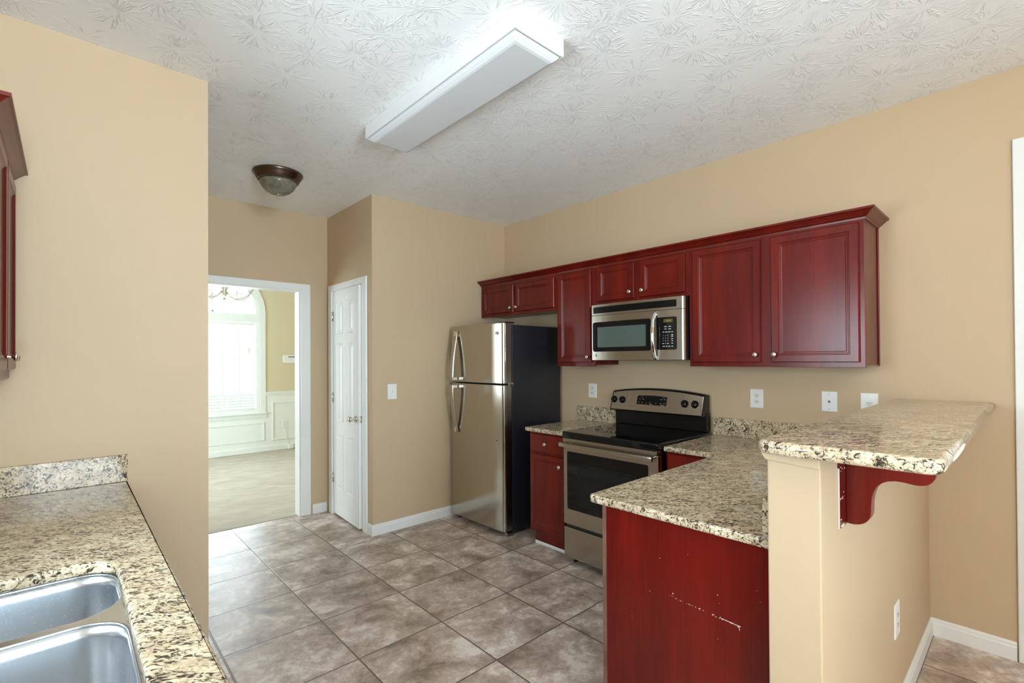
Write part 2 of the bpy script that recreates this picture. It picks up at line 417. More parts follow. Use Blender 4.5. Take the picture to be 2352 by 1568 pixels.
def thing(name, label, cat, loc, group=None):
    o = bpy.data.objects.new(name, None); COL.objects.link(o); o.location = loc; o.empty_display_size = 0.1
    o['label'] = label; o['category'] = cat; o['kind'] = 'thing'
    if group: o['group'] = group
    return o
def tag(o, label, cat, group=None):
    o['label'] = label; o['category'] = cat; o['kind'] = 'thing'
    if group: o['group'] = group
    return o
def struct(mb, name, mat, bevel=0.0, label=None, parent=None):
    o = mb.build(name, mat, parent, bevel)
    if parent is None: o['kind'] = 'structure'
    if label: o['label'] = label
    return o
def text_mesh(mb, txt, size, place):
    """flat printed characters; place maps (u,v) to a 3D point"""
    c = bpy.data.curves.new('t', 'FONT'); c.body = txt; c.size = size; c.align_x = 'CENTER'; c.align_y = 'CENTER'; c.resolution_u = 2
    o = bpy.data.objects.new('t', c); me = bpy.data.meshes.new_from_object(o)
    mb.add([place(v.co.x, v.co.y) for v in me.vertices], [tuple(p.vertices) for p in me.polygons])
    bpy.data.objects.remove(o); bpy.data.curves.remove(c); bpy.data.meshes.remove(me)

# ================================================================== SETTING
XW = XR + WT
def holes_rect(*r): return [[(a, c), (b, c), (b, d), (a, d)] for a, b, c, d in r]
struct(MB().box(XS - WT, XR + WT, YB - WT, Y2 + 0.0638, -0.1, 0), 'floor', 'tile')
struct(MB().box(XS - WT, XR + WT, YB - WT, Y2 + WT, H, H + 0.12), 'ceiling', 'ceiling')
# range wall with the side door opening beyond the half wall
struct(MB().plate([(YB - WT, 0), (Y1 + 0.9 + WT, 0), (Y1 + 0.9 + WT, H), (YB - WT, H)], holes_rect((-1.9, -0.02, 0.001, 2.42)), px_(XR), 0, WT), 'wall_right', 'tan')
struct(MB().plate([(YB - WT, 0), (YL, 0), (YL, H), (YB - WT, H)], holes_rect((0.92, 1.78, 1.13, 2.08), (-1.5, -0.2, 0.92, 2.22)), nx(XS), 0, WT), 'wall_sink_side', 'tan')
struct(MB().plate([(XS, 0), (XR, 0), (XR, H), (XS, H)], holes_rect((-0.45, 0.65, 0.55, 2.4)), ny(YB), 0, WT), 'wall_back', 'tan')
struct(MB().box(XS - WT, XL, YL, Y2, 0, H), 'wall_left', 'tan')
struct(MB().plate([(XS - WT, 0), (0.66, 0), (0.66, 2.105), (1.60, 2.105), (1.60, 0), (XR, 0), (XR, H), (XS - WT, H)], [], py_(Y2), 0, WT), 'wall_hall', 'tan')
struct(MB().plate([(Y1, 0), (3.885, 0), (3.885, 2.105), (4.525, 2.105), (4.525, 0), (Y2, 0), (Y2, H), (Y1, H)], [], px_(XP), 0, WT), 'wall_pantry', 'tan')
struct(MB().box(XP + WT, XR, Y1, Y1 + WT, 0, H), 'wall_fridge_side', 'tan')
# half wall with a small cove under the bar
hw = MB().box(XE, XR - 0.001, YH0, YH1, 0, 1.186)
struct(hw, 'wall_half', 'tan', 0.004)
struct(MB().prism([(YH0 - 0.001, 1.150), (YH0 - 0.001, 1.186), (YH1 + 0.014, 1.186), (YH1 + 0.010, 1.172), (YH1 + 0.001, 1.160)], nx(XE), 0.0005, 0.012), 'trim_half_wall_top', 'tan', 0.003)

def base_prof(h=0.088, t=0.013):
    return [(0, 0), (t, 0), (t, h * 0.70), (t * 0.75, h * 0.80), (t * 0.75, h * 0.88), (t * 0.35, h), (0, h)]
def base_run(name, pts):
    """baseboard along pts=(x,y) polyline, profile standing to the left of travel, mitred"""
    mb = MB(); rings = []
    P = [Vector(p) for p in pts]
    for i, p in enumerate(P):
        a = (p - P[i - 1]).normalized() if i else None
        b = (P[i + 1] - p).normalized() if i < len(P) - 1 else None
        na = Vector((-a.y, a.x)) if a else None; nb = Vector((-b.y, b.x)) if b else None
        if na is None: n = nb
        elif nb is None: n = na
        else: m = na + nb; n = m * (2 / m.length_squared)
        rings.append([(p.x + n.x * t, p.y + n.y * t, z + 0.0005) for t, z in base_prof()])
    mb.loft(rings); return struct(mb, name, 'white')
base_run('baseboard_hall', [(XP - 0.016, Y2 - 0.0005), (1.705, Y2 - 0.0005)][::1])
base_run('baseboard_fridge_side', [(2.72, Y1 - 0.0005), (XP - 0.0005, Y1 - 0.0005), (XP - 0.0005, 3.805)])
base_run('baseboard_bar', [(XR - 0.0005, 0.075), (XR - 0.0005, YH0 - 0.0005), (XE - 0.0005, YH0 - 0.0005)])
base_run('baseboard_left', [(XL + 0.0005, Y2 - 0.02), (XL + 0.0005, YL - 0.0005), (0.215, YL - 0.0005)][::-1][::-1])
# casings
def casing(name, fr, u0, u1, ztop, w=0.088, t=0.017, z0=0.001):
    mb = MB()
    mb.prism([(u0 - w, z0), (u0, z0), (u0, ztop), (u1, ztop), (u1, z0), (u1 + w, z0), (u1 + w, ztop + w * 0.7), (u0 - w, ztop + w * 0.7)], fr, 0.0005, t)
    return struct(mb, name, 'white', 0.004)
casing('trim_dining_opening', ny(Y2), 0.672, 1.600, 2.103)
jm = MB().box(1.588, 1.5995, Y2 - 0.002, Y2 + WT + 0.002, 0.001, 2.103).box(0.6605, 0.672, Y2 - 0.002, Y2 + WT + 0.002, 0.001, 2.103).box(0.672, 1.588, Y2 - 0.002, Y2 + WT + 0.002, 2.092, 2.1045)
struct(jm, 'trim_dining_jamb', 'white')
casing('trim_pantry', nx(XP), 3.888, 4.522, 2.103, w=0.080)
jp = MB().box(XP - 0.001, XP + 0.10, 3.8855, 3.897, 0.001, 2.104).box(XP - 0.001, XP + 0.10, 4.513, 4.5245, 0.001, 2.104).box(XP - 0.001, XP + 0.10, 3.897, 4.513, 2.094, 2.104)
jp.box(XP + 0.05, XP + 0.065, 3.897, 3.91, 0.001, 2.094)
struct(jp, 'trim_pantry_jamb', 'white')
casing('trim_side_door', nx(XR), -1.90, -0.018, 2.42, w=0.088, t=0.019)

# sink-side windows, added back window, solid side door (behind and beside the camera)
def window_unit(name, fr, u0, u1, v0, v1, cols, rows, fw=0.045):
    mb = MB()
    mb.plate([(u0, v0), (u1, v0), (u1, v1), (u0, v1)], [[(u0 + fw, v0 + fw), (u1 - fw, v0 + fw), (u1 - fw, v1 - fw), (u0 + fw, v1 - fw)]], fr, 0.03, 0.09)
    a0, a1, b0, b1 = u0 + fw, u1 - fw, v0 + fw, v1 - fw
    for i in range(1, cols): x = a0 + (a1 - a0) * i / cols; mb.prism([(x - .012, b0), (x + .012, b0), (x + .012, b1), (x - .012, b1)], fr, 0.05, 0.075)
    for i in range(1, rows): y = b0 + (b1 - b0) * i / rows; mb.prism([(a0, y - .012), (a1, y - .012), (a1, y + .012), (a0, y + .012)], fr, 0.052, 0.073)
    o = struct(mb, name, 'white')
    g = MB().prism([(a0, b0), (a1, b0), (a1, b1), (a0, b1)], fr, 0.060, 0.064).build('pane', 'pane', o)
    return o
window_unit('window_1', nx(XS), 0.921, 1.779, 1.131, 2.079, 1, 2)
window_unit('window_2', nx(XS), -1.499, -0.201, 0.921, 2.219, 2, 2)
window_unit('added_back_window', ny(YB), -0.449, 0.649, 0.551, 2.399, 1, 2)  # invented opening, placed so the added fill reaches the left wall
struct(MB().rings2d(nx(XR + .06), -1.898, -0.022, 0.003, 2.418, [(0, 0), (0, .04), (.12, .04), (.13, .03), (.16, .03), (.18, .036)]), 'door_2', 'white')  # unseen leaf made solid to block daylight at this opening

# ---- dining room beyond the opening
DX0, DX1, DZ = -1.3, 4.2, 3.15
YD0 = Y2 + WT
struct(MB().box(DX0, DX1, Y2 + 0.064, Y3 + 0.1, -0.1, 0.004), 'floor_dining_carpet', 'carpet')
struct(MB().box(DX0, DX1, YD0, Y3 + 0.12, DZ, DZ + 0.1), 'ceiling_dining', 'fixture')
struct(MB().plate([(YD0, 0), (Y3 + .12, 0), (Y3 + .12, DZ), (YD0, DZ)], holes_rect((5.7, 7.5, .7, 2.4)), nx(DX0), 0, .1), 'wall_dining_left', 'yellow')
window_unit('added_side_window', nx(DX0), 5.701, 7.499, .701, 2.399, 3, 2)  # unseen window made up to carry the added dining fill
struct(MB().box(DX1, DX1 + 0.1, YD0, Y3 + 0.12, 0, DZ), 'wall_dining_right', 'yellow')
struct(MB().box(DX0, DX1, YD0 + 0.0005, YD0 + 0.01, H, DZ).box(DX0, 0.66, YD0 + 0.0005, YD0 + 0.01, 0, H).box(1.60, DX1, YD0 + 0.0005, YD0 + 0.01, 0, H).box(0.66, 1.60, YD0 + 0.0005, YD0 + 0.01, 2.105, H), 'wall_dining_near', 'yellow')
WCX, WR = 1.615, 0.632          # arched window
def arch(r, z0, zs, n=20): return [(WCX - r, z0), (WCX + r, z0)] + [(WCX + r * math.cos(math.pi * k / n), zs + r * math.sin(math.pi * k / n)) for k in range(n + 1)]
ZS = 2.20
struct(MB().plate([(DX0, 0), (DX1, 0), (DX1, DZ), (DX0, DZ)], [arch(WR + 0.005, 0.635, ZS)], py_(Y3), 0, 0.12), 'wall_dining_far', 'yellow')
wc = MB().plate(arch(WR + 0.088, 0.625, ZS), [arch(WR, 0.64, ZS)], ny(Y3), 0.0005, 0.018)
wc.prism([(WCX - WR - .1, 0.61), (WCX + WR + .1, 0.61), (WCX + WR + .1, 0.634), (WCX - WR - .1, 0.634)], ny(Y3), 0.0005, 0.04)
struct(wc, 'trim_dining_window', 'wainscot', 0.003)
wf = MB().plate(arch(WR, 0.642, ZS), [arch(WR - 0.045, 2.185, ZS), [(WCX - WR + .045, 0.69), (WCX + WR - .045, 0.69), (WCX + WR - .045, 2.055), (WCX - WR + .045, 2.055)]], py_(Y3), 0.01, 0.085)
for k in range(1, 4):
    a = math.pi * k / 4
    p, q = Vector((WCX, ZS)), Vector((WCX + (WR - .03) * math.cos(a), ZS + (WR - .03) * math.sin(a)))
    n_ = Vector((-(q - p).normalized().y, (q - p).normalized().x)) * 0.009
    wf.prism([tuple(p - n_), tuple(q - n_), tuple(q + n_), tuple(p + n_)], py_(Y3), 0.06, 0.075)
wf.prism([(WCX - WR + .04, 1.36), (WCX + WR - .04, 1.36), (WCX + WR - .04, 1.40), (WCX - WR + .04, 1.40)], py_(Y3), 0.05, 0.08)
for x in (WCX - .2, WCX + .2): wf.prism([(x - .009, .69), (x + .009, .69), (x + .009, 2.055), (x - .009, 2.055)], py_(Y3), 0.06, 0.075)
win3 = struct(wf, 'window_3', 'wainscot')
MB().prism(arch(WR - 0.02, 0.66, ZS), py_(Y3), 0.066, 0.069).build('pane', 'pane', win3)
# wainscot: white lower wall, chair rail, picture-frame moulding, baseboard
wa = MB()
wa.box(DX0, DX1, Y3 - 0.006, Y3 - 0.0006, 0.007, 0.609)
wa.box(WCX + WR + .089, DX1, Y3 - 0.006, Y3 - 0.0006, 0.609, 0.885).box(DX0, WCX - WR - .089, Y3 - 0.006, Y3 - 0.0006, 0.609, 0.885)
def pframe(mb, u0, u1, v0, v1, w=0.022):
    mb.plate([(u0, v0), (u1, v0), (u1, v1), (u0, v1)], [[(u0 + w, v0 + w), (u1 - w, v0 + w), (u1 - w, v1 - w), (u0 + w, v1 - w)]], ny(Y3 - 0.0055), 0, 0.012)
pframe(wa, WCX - .68, WCX + .70, 0.18, 0.475); pframe(wa, 2.43, 3.35, 0.17, 0.785); pframe(wa, -0.2, 0.8, 0.17, 0.785)
struct(wa, 'trim_wainscot_panels', 'wainscot', 0.003)
cr = MB()
for a, b in ((DX0, WCX - WR - .089), (WCX + WR + .089, DX1)):
    cr.prism([(0, .885), (.008, .885), (.012, .90), (.022, .925), (.03, .94), (.03, .952), (0, .952)], lambda u, v, d: (d, Y3 - 0.0005 - u, v), a, b)
struct(cr, 'trim_chair_rail', 'wainscot')
bd = MB().prism([(0, .007), (.016, .007), (.016, .08), (.008, .095), (0, .095)], lambda u, v, d: (d, Y3 - 0.006 - u, v), DX0, DX1)
bd.prism([(0, .545), (.010, .545), (.014, .56), (.02, .575), (.02, .585), (0, .585)], lambda u, v, d: (d, Y3 - 0.006 - u, v), WCX - WR - .1, WCX + WR + .1)
struct(bd, 'baseboard_dining', 'wainscot')
struct(MB().box(-12, 15, Y3 + 0.3, 30, -0.4, -0.3), 'ground_outside', 'lawn')

# ================================================================== CABINETS
DOOR_RINGS = [(0, 0), (0, .013), (.004, .0185), (.040, .0185), (.0435, .0145), (.0475, .0145), (.051, .0115), (.056, .0115), (.060, .0095)]
KNOB = [(.0075, 0), (.0062, .003), (.0048, .010), (.0058, .015), (.0135, .018), (.0155, .022), (.0145, .026), (.009, .0285), (.0001, .0292)]
def cab_door(parent, fr, ax, u0, u1, v0, v1, knob=None, name='door', X=0, sgn=-1, deep=0.0):
    rg = DOOR_RINGS if name == 'door' else [(0, 0), (0, .013), (.004, .0185), (.012, .0185)]
    d = MB().rings2d(fr, u0, u1, v0, v1, rg).build(name, 'wood', parent)
    if knob:
        k = MB().lathe(KNOB, fr(knob[0], knob[1], 0.0187), ax, 16).build('knob', 'nickel', d)
    return d
UX = 3.0161          # face of the wall cabinets' frames
def upper(label, y0, y1, z0, z1, doors, group='cherry wall cabinets above the range wall', side=False):
    t = thing('wall_cabinet', label, 'cabinet', ((UX + XR) / 2, (y0 + y1) / 2, z0), group)
    b = MB().box(UX, UX + 0.019, y0 + .0006, y1 - .0006, z0, z1).box(UX + 0.019, XR - 0.001, y0 + .0006, y1 - .0006, z0 + 0.012, z1)
    b.build('body', 'wood', t, 0.0015)
    for u0, u1, v0, v1, k in doors: cab_door(t, nx(UX - 0.0008), '-x', u0, u1, v0, v1, k)
    if side:
        MB().box(XR - 0.022, XR - 0.0012, y0 - 0.006, y0 + 0.0004, z0 + 0.004, z1).build('scribe_strip', 'wood', t, 0.002)
    return t
upper('short cherry wall cabinet with two doors above the refrigerator', 2.718, Y1 - 0.003, 1.857, 2.1624,
      [(3.243, 3.684, 1.884, 2.133, (3.268, 1.921)), (2.741, 3.216, 1.884, 2.133, (3.188, 1.921))])
upper('tall narrow single door cherry wall cabinet between refrigerator and microwave', 2.325, 2.718, 1.390, 2.1624,
      [(2.355, 2.693, 1.422, 2.142, (2.378, 1.463))])
upper('short cherry wall cabinet with two doors directly above the microwave', 1.5485, 2.325, 1.862, 2.1624,
      [(1.962, 2.293, 1.887, 2.146, (1.990, 1.932)), (1.573, 1.914, 1.887, 2.146, (1.888, 1.932))])
upper('large two door cherry wall cabinet right of the microwave', 0.5953, 1.5485, 1.3955, 2.1624,
      [(1.100, 1.520, 1.423, 2.148, (1.126, 1.467)), (0.618, 1.043, 1.423, 2.148, (1.022, 1.467))], side=True)
# crown moulding: one mitred run, returning to the wall at the open end
CROWN = [(0.0, 0.0), (.006, 0.0), (.008, .008), (.016, .012), (.028, .024), (.040, .034), (.044, .037), (.052, .039), (.052, .050), (0.0, .050)]
def crown(name, pts, outs, z, label):
    rings = []
    for p, n in zip(pts, outs): rings.append([(p[0] + n[0] * t, p[1] + n[1] * t, z + h) for t, h in CROWN])
    o = MB().loft(rings).build(name, 'wood'); tag(o, label, 'molding', 'cherry crown moldings'); return o
crown('crown_molding', [(XR - .001, 0.5950), (UX, 0.5950), (UX, Y1 - 0.004)], [(0, -1), (-1, -1), (-1, 0)], 2.1630,
       'long cherry crown molding topping the range wall cabinets, mitred at one end')
# wall cabinet on the sink side, seen edge-on
SX = -0.168
sc_t = thing('wall_cabinet', 'cherry wall cabinet seen edge-on beside the bare tan wall above the sink counter', 'cabinet', (-0.31, 2.38, 1.395), 'cherry wall cabinet on the sink side')
MB().box(SX - .019, SX, 2.02, YL - .0015, 1.385, 2.1624).box(XS + .001, SX - .019, 2.02, YL - .0015, 1.41, 2.1624).build('body', 'wood', sc_t, 0.0015)
cab_door(sc_t, px_(SX + .0008), 'x', 2.045, 2.372, 1.422, 2.142, (2.335, 1.466))
cab_door(sc_t, px_(SX + .0008), 'x', 2.392, 2.738, 1.422, 2.142, (2.430, 1.466))
crown('crown_molding', [(XS + .001, 2.0195), (SX, 2.0195), (SX, YL - .0015)], [(0, -1), (1, -1), (1, 0)], 2.1630,
       'short cherry crown molding on the cabinet above the sink counter')

# ---- base cabinets
BX = 2.678           # face frames of the base cabinets on the range wall
bc = thing('base_cabinet', 'narrow cherry base cabinet with one drawer between refrigerator and range', 'cabinet', (3.0, 2.52, 0), 'cherry base cabinets')
MB().box(BX, BX + .019, 2.312, 2.708, 0.115, 0.887).box(BX + .019, XR - .002, 2.312, 2.708, 0.115, 0.887).build('body', 'wood', bc, 0.0015)
MB().box(BX + .055, BX + .073, 2.312, 2.708, 0.002, 0.116).build('toe_kick', 'wood', bc)
MB().box(BX + .040, BX + .0548, 2.312, 2.700, 0.001, 0.026).build('shoe_strip', 'white', bc, 0.006)['label'] = 'white shoe strip on the floor'
cab_door(bc, nx(BX - .0008), '-x', 2.338, 2.688, 0.738, 0.876, (2.516, 0.806), 'drawer')
cab_door(bc, nx(BX - .0008), '-x', 2.338, 2.688, 0.140, 0.722, (2.374, 0.656))
ct = thing('countertop', 'short granite countertop piece between refrigerator and range', 'countertop', (3.0, 2.52, ZC - TC), 'granite worktops')
MB().slab(rpoly([(XF, 2.305), (XR - .001, 2.305), (XR - .001, 2.735), (XF, 2.735)], [.004, 0, 0, .004], 3), [], ZC - TC, ZC, 0.007).build('slab', 'granite', ct)
MB().box(XR - .021, XR - .0012, 2.330, 2.748, ZC + .0005, 1.040).build('backsplash', 'granite', ct, 0.002)
# corner cabinet right of the range
cc = thing('base_cabinet', 'cherry corner base cabinet right of the range, mostly hidden by the peninsula', 'cabinet', (3.0, 1.2, 0), 'cherry base cabinets')
MB().box(BX, XR - .002, 0.575, 1.530, 0.115, 0.886).build('body', 'wood', cc, 0.0015)
MB().box(BX + .055, BX + .073, 1.16, 1.530, 0.002, 0.114).build('toe_kick', 'wood', cc)
cab_door(cc, nx(BX - .0008), '-x', 1.200, 1.512, 0.738, 0.876, None, 'drawer')
cab_door(cc, nx(BX - .0008), '-x', 1.200, 1.512, 0.140, 0.722, (1.235, 0.656))
# peninsula cabinet with its scuffed end panel
EX = 1.532
pc = thing('base_cabinet', 'cherry peninsula base cabinet with a scratched plain end panel', 'cabinet', (2.1, 0.85, 0), 'cherry base cabinets')
MB().box(EX + .0065, BX - .006, 0.53, 1.134, 0.11, 0.886).build('body', 'wood', pc)
MB().box(EX + .0065, BX - .006, 0.53, 1.065, 0.002, 0.11).build('toe_kick', 'wood', pc)
MB().box(EX + .001, BX - .006, 1.1345, 1.153, 0.002, 0.886).build('face_frame', 'raw', pc, 0.001)['label'] = 'worn bare edge of the face frame'
MB().box(EX, EX + .006, 0.5275, 1.1335, 0.002, 0.886).build('end_panel', 'wood', pc, 0.0008)
for u0, u1 in ((1.575, 2.08), (2.10, 2.60)):
    cab_door(pc, py_(1.1535), 'y', u0, u1, 0.738, 0.876, ((u0 + u1) / 2, 0.806), 'drawer')
    cab_door(pc, py_(1.1535), 'y', u0, u1, 0.140, 0.722, (u0 + .035, 0.656))
sm = MB(); rnd = random.Random(3)
def dab(y, z, ry, rz): 
    sm.loft([[(EX - .0003, y + ry * math.cos(a) * rnd.uniform(.6, 1.2), z + rz * math.sin(a) * rnd.uniform(.6, 1.2)) for a in [2 * math.pi * k / 7 for k in range(7)]],
             [(EX - .0009, y + .7 * ry * math.cos(a), z + .7 * rz * math.sin(a)) for a in [2 * math.pi * k / 7 for k in range(7)]]])
for i in range(46):
    t = rnd.random() ** 0.8; y = 0.887 - t * 0.257; z = 0.629 - t * 0.012 + rnd.gauss(0, .0018)
    dab(y, z, rnd.uniform(.0006, .0028) * (0.5 + t), rnd.uniform(.0005, .0011) * (0.6 + t))
for t in (.80, .84, .88, .92, .95, .975, .99): dab(0.887 - t * .257, 0.629 - t * .012, .0075, .0013)
dab(.632, .607, .001, .006); dab(.8555, .640, .002, .003); dab(.945, .618, .0015, .0015); dab(.905, .747, .0015, .0015); dab(.700, .690, .0022, .0014); dab(.80, .79, .001, .001); dab(.695, .665, .001, .001)
dab(.58, .745, .001, .001); dab(.57, .715, .001, .001); dab(1.02, .50, .0012, .0012); dab(.70, .55, .001, .001)
sm.build('scratch_speck', 'chip', pc)['label'] = 'pale scratch across the end panel'
# L-shaped countertop with its two backsplashes
lt = thing('countertop', 'L-shaped granite countertop on the peninsula and right of the range', 'countertop', (2.4, 0.9, ZC - TC), 'granite worktops')
MB().slab(rpoly([(1.5023, 0.5257), (XR - .001, 0.5257), (XR - .001, 1.5335), (XF, 1.5335), (XF, 1.199), (1.5023, 1.199)], [.003, 0, 0, .005, .03, .022], 5), [], ZC - TC, ZC, 0.008).build('slab', 'granite', lt)
MB().box(XR - .021, XR - .0012, 0.572, 1.5335, ZC + .0005, 1.040).build('backsplash', 'granite', lt, 0.002)
MB().box(1.552, XR - .0015, 0.527, 0.570, ZC + .0005, 1.026).build('backsplash', 'granite', lt, 0.002)
# raised bar top
bt = thing('bar_top', 'raised granite bar top on the half wall with rounded corners', 'countertop', (2.3, 0.33, 1.187), 'granite worktops')
MB().slab(rpoly([(1.387, 0.1375), (XR - .001, 0.1375), (XR - .001, 0.531), (1.387, 0.531)], [.035, 0, 0, .045], 7), [], 1.187, 1.2243, 0.014, 5).build('slab', 'granite', bt)
MB().add([(1.56, .1371, 1.197), (1.66, .1371, 1.194), (1.80, .1371, 1.196), (1.86, .1371, 1.203), (1.80, .1371, 1.211), (1.66, .1371, 1.209), (1.57, .1371, 1.205),
          (1.56, .139, 1.197), (1.66, .139, 1.194), (1.80, .139, 1.196), (1.86, .139, 1.203), (1.80, .139, 1.211), (1.66, .139, 1.209), (1.57, .139, 1.205)],
         [(0, 1, 2, 3, 4, 5, 6), (13, 12, 11, 10, 9, 8, 7)] + [(i, (i + 1) % 7, 7 + (i + 1) % 7, 7 + i) for i in range(7)]).build('edge_scuff', 'chip', bt)['label'] = 'whitish scuff on the long edge'
# corbel
cb = thing('corbel', 'curved cherry corbel bracket holding the raised bar top', 'bracket', (1.715, 0.39, 0.955))
MB().box(1.625, 1.800, 0.3855, YH0 - .0006, 0.957, 1.1855).build('back_plate', 'wood', cb, 0.001)
def bez(p0, p1, p2, p3, n=8): return [tuple((1 - t) ** 3 * a + 3 * (1 - t) ** 2 * t * b + 3 * (1 - t) * t * t * c + t ** 3 * d for a, b, c, d in zip(p0, p1, p2, p3)) for t in [k / n for k in range(n)]]
prof = [(.3853, 1.1855), (.3853, .962)] + bez((.378, .960), (.345, .958), (.326, .975), (.325, 1.005)) + bez((.325, 1.005), (.325, 1.055), (.318, 1.098), (.270, 1.103)) + bez((.270, 1.103), (.24, 1.104), (.235, 1.098), (.215, 1.100)) + bez((.215, 1.100), (.192, 1.103), (.181, 1.122), (.180, 1.150)) + [(.180, 1.1855)]
MB().prism(prof, px_(0), 1.690, 1.735).build('bracket', 'wood', cb, 0.002)
ch = MB()
def dab2(x, z, rx, rz):
    P = [(x + rx * math.cos(2 * math.pi * k / 7) * rnd.uniform(.6, 1.2), z + rz * math.sin(2 * math.pi * k / 7) * rnd.uniform(.6, 1.2)) for k in range(7)]
    ch.prism(P, ny(.3855), .0002, .0007)
for i in range(16): dab2(rnd.uniform(1.63, 1.645) if i % 2 else rnd.uniform(1.635, 1.68), rnd.choice([rnd.uniform(1.12, 1.18), rnd.uniform(1.03, 1.06), rnd.uniform(.965, 1.14)]), rnd.uniform(.0015, .004), rnd.uniform(.001, .004))
dab2(1.655, .963, .022, .005)
ch.build('paint_speck', 'chip', cb)['label'] = 'pale chips where the paint is worn'
MB().box(1.6235, 1.6245, 0.3853, YH0 - .0006, 0.957, 1.13).build('bare_edge', 'chip', cb)

# ================================================================== SINK RUN
st = thing('countertop', 'granite sink countertop along the left with a cutout for the sink', 'countertop', (-0.12, 1.6, ZC - TC), 'granite worktops')
cut = rpoly([(-.33, .86), (.098, .86), (.096, 1.70), (-.33, 1.70)], [.09, .09, .085, .09], 8)
MB().slab(rpoly([(XS + .001, .46), (.1998, .46), (.1998, YL - .001), (XS + .001, YL - .001)], [0, .01, .003, 0], 3), [cut], ZC - TC, ZC, 0.008).build('slab', 'granite', st)
MB().box(XS + .022, .1985, YL - .0215, YL - .0012, ZC + .0005, 1.0366).build('backsplash', 'granite', st, 0.002)
MB().box(XS + .001, XS + .0215, .46, YL - .0225, ZC + .0005, 1.0366).build('backsplash', 'granite', st, 0.002)
sk = thing('sink', 'stainless steel double bowl undermount sink set in the granite', 'sink', (-.12, 1.28, ZC - TC - .21), None)
zr = ZC - TC - .001
fl = MB().slab(rpoly([(-.365, .825), (.14, .825), (.14, 1.745), (-.365, 1.745)], .1, 8), [rpoly([(-.335, 1.415), (.094, 1.415), (.094, 1.708), (-.335, 1.708)], [.09, .09, .09, .09], 8), rpoly([(-.335, .85), (.094, .85), (.094, 1.385), (-.335, 1.385)], .09, 8)], zr - .010, zr, .004, 4)
fl.build('rim', 'sinksteel', sk)
for (y0, y1, rr) in ((1.415, 1.708, .09), (.85, 1.385, .09)):
    lp = rpoly([(-.335, y0), (.094, y0), (.094, y1), (-.335, y1)], rr, 8); lp = ccw(lp, True)
    rings = []
    for d, z in ((-.0005, zr - .006), (.002, zr - .03), (.006, zr - .10), (.010, zr - .15), (.018, zr - .178), (.035, zr - .193), (.06, zr - .198)): rings.append([(x, y, z) for x, y in inset(lp, d)])
    o_r = [[(x, y, z - (.0 if i < 6 else .0)) for x, y, z in r] for i, r in enumerate(rings)]
    b = MB().loft(o_r, False, True, True)
    bo = b.build('bowl', 'sinksteel', sk, weld=True)
    so = bo.modifiers.new('gauge', 'SOLIDIFY'); so.thickness = 0.0012; so.offset = 1
    MB().lathe([(.001, 0), (.045, 0), (.045, .003), (.036, .004), (.034, .001), (.001, .001)], (-.116, (y0 + y1) / 2, zr - .1975), 'z', 20).build('drain', 'chrome', sk)
sb = thing('base_cabinet', 'cherry sink base cabinet under the sink countertop', 'cabinet', (-.15, 1.6, 0), 'cherry base cabinets')
MB().box(XS + .001, .150, .50, .53, .115, .885).box(XS + .001, .150, YL - .03, YL - .002, .115, .885).box(.150, .169, .50, YL - .002, .115, .885).box(XS + .001, .150, .53, YL - .03, .115, .135).build('body', 'wood', sb)
MB().box(.095, .113, .50, YL - .002, .002, .114).build('toe_kick', 'wood', sb)
for y0, y1 in ((.53, .96), (.98, 1.38), (1.40, 1.80), (1.82, 2.26), (2.28, 2.72)):
    cab_door(sb, px_(.1698), 'x', y0, y1, .738, .876, ((y0 + y1) / 2, .806), 'drawer'); cab_door(sb, px_(.1698), 'x', y0, y1, .14, .722, (y0 + .035, .656))

# ================================================================== REFRIGERATOR
FX0, FX1 = 2.5863, 2.678
FY0, FY1 = 2.922, 3.655
fg = thing('refrigerator', 'stainless steel top-freezer refrigerator with black sides', 'refrigerator', (2.95, 3.29, 0))
MB().box(2.690, 3.285, FY0 + .004, FY1 - .004, .03, 1.735).build('body', 'fridgeside', fg, 0.006)
MB().box(2.679, 2.689, FY0 + .012, FY1 - .012, .06, 1.725).build('gasket', 'slot', fg)
def fdoor(z0, z1):
    # gently crowned front in plan with rounded vertical corners
    W = FY1 - FY0; pl = []
    es = [0, .0008, .003, .0065, .011, .017, .024]
    for e_ in es + [.024 + (W - .048) * k / 12 for k in range(1, 12)] + [W - e for e in es[::-1]]:
        t = e_ / W; e = min(e_, W - e_)
        x = FX0 + .010 * (2 * t - 1) ** 2 + .020 * (1 - math.sqrt(max(0, 1 - (1 - min(1, e / .022)) ** 2)))
        pl.append((x, FY0 + e_))
    pl += [(FX1, FY1), (FX1, FY0)]
    return MB().loft([[(x, y, z) for x, y in pl] for z in (z0, z1)], smooth=False)
d1 = fdoor(1.2515, 1.7474).build('freezer_door', 'fridgesteel', fg, 0.003, ang=0.9); d2 = fdoor(.050, 1.2385).build('fridge_door', 'fridgesteel', fg, 0.003, ang=0.9)
MB().box(FX0 + .032, FX1, FY0 - .0014, FY0 - .0003, 1.253, 1.746).build('side_edge', 'steeledge', d1); MB().box(FX0 + .032, FX1, FY0 - .0014, FY0 - .0003, .052, 1.237).build('side_edge', 'steeledge', d2)
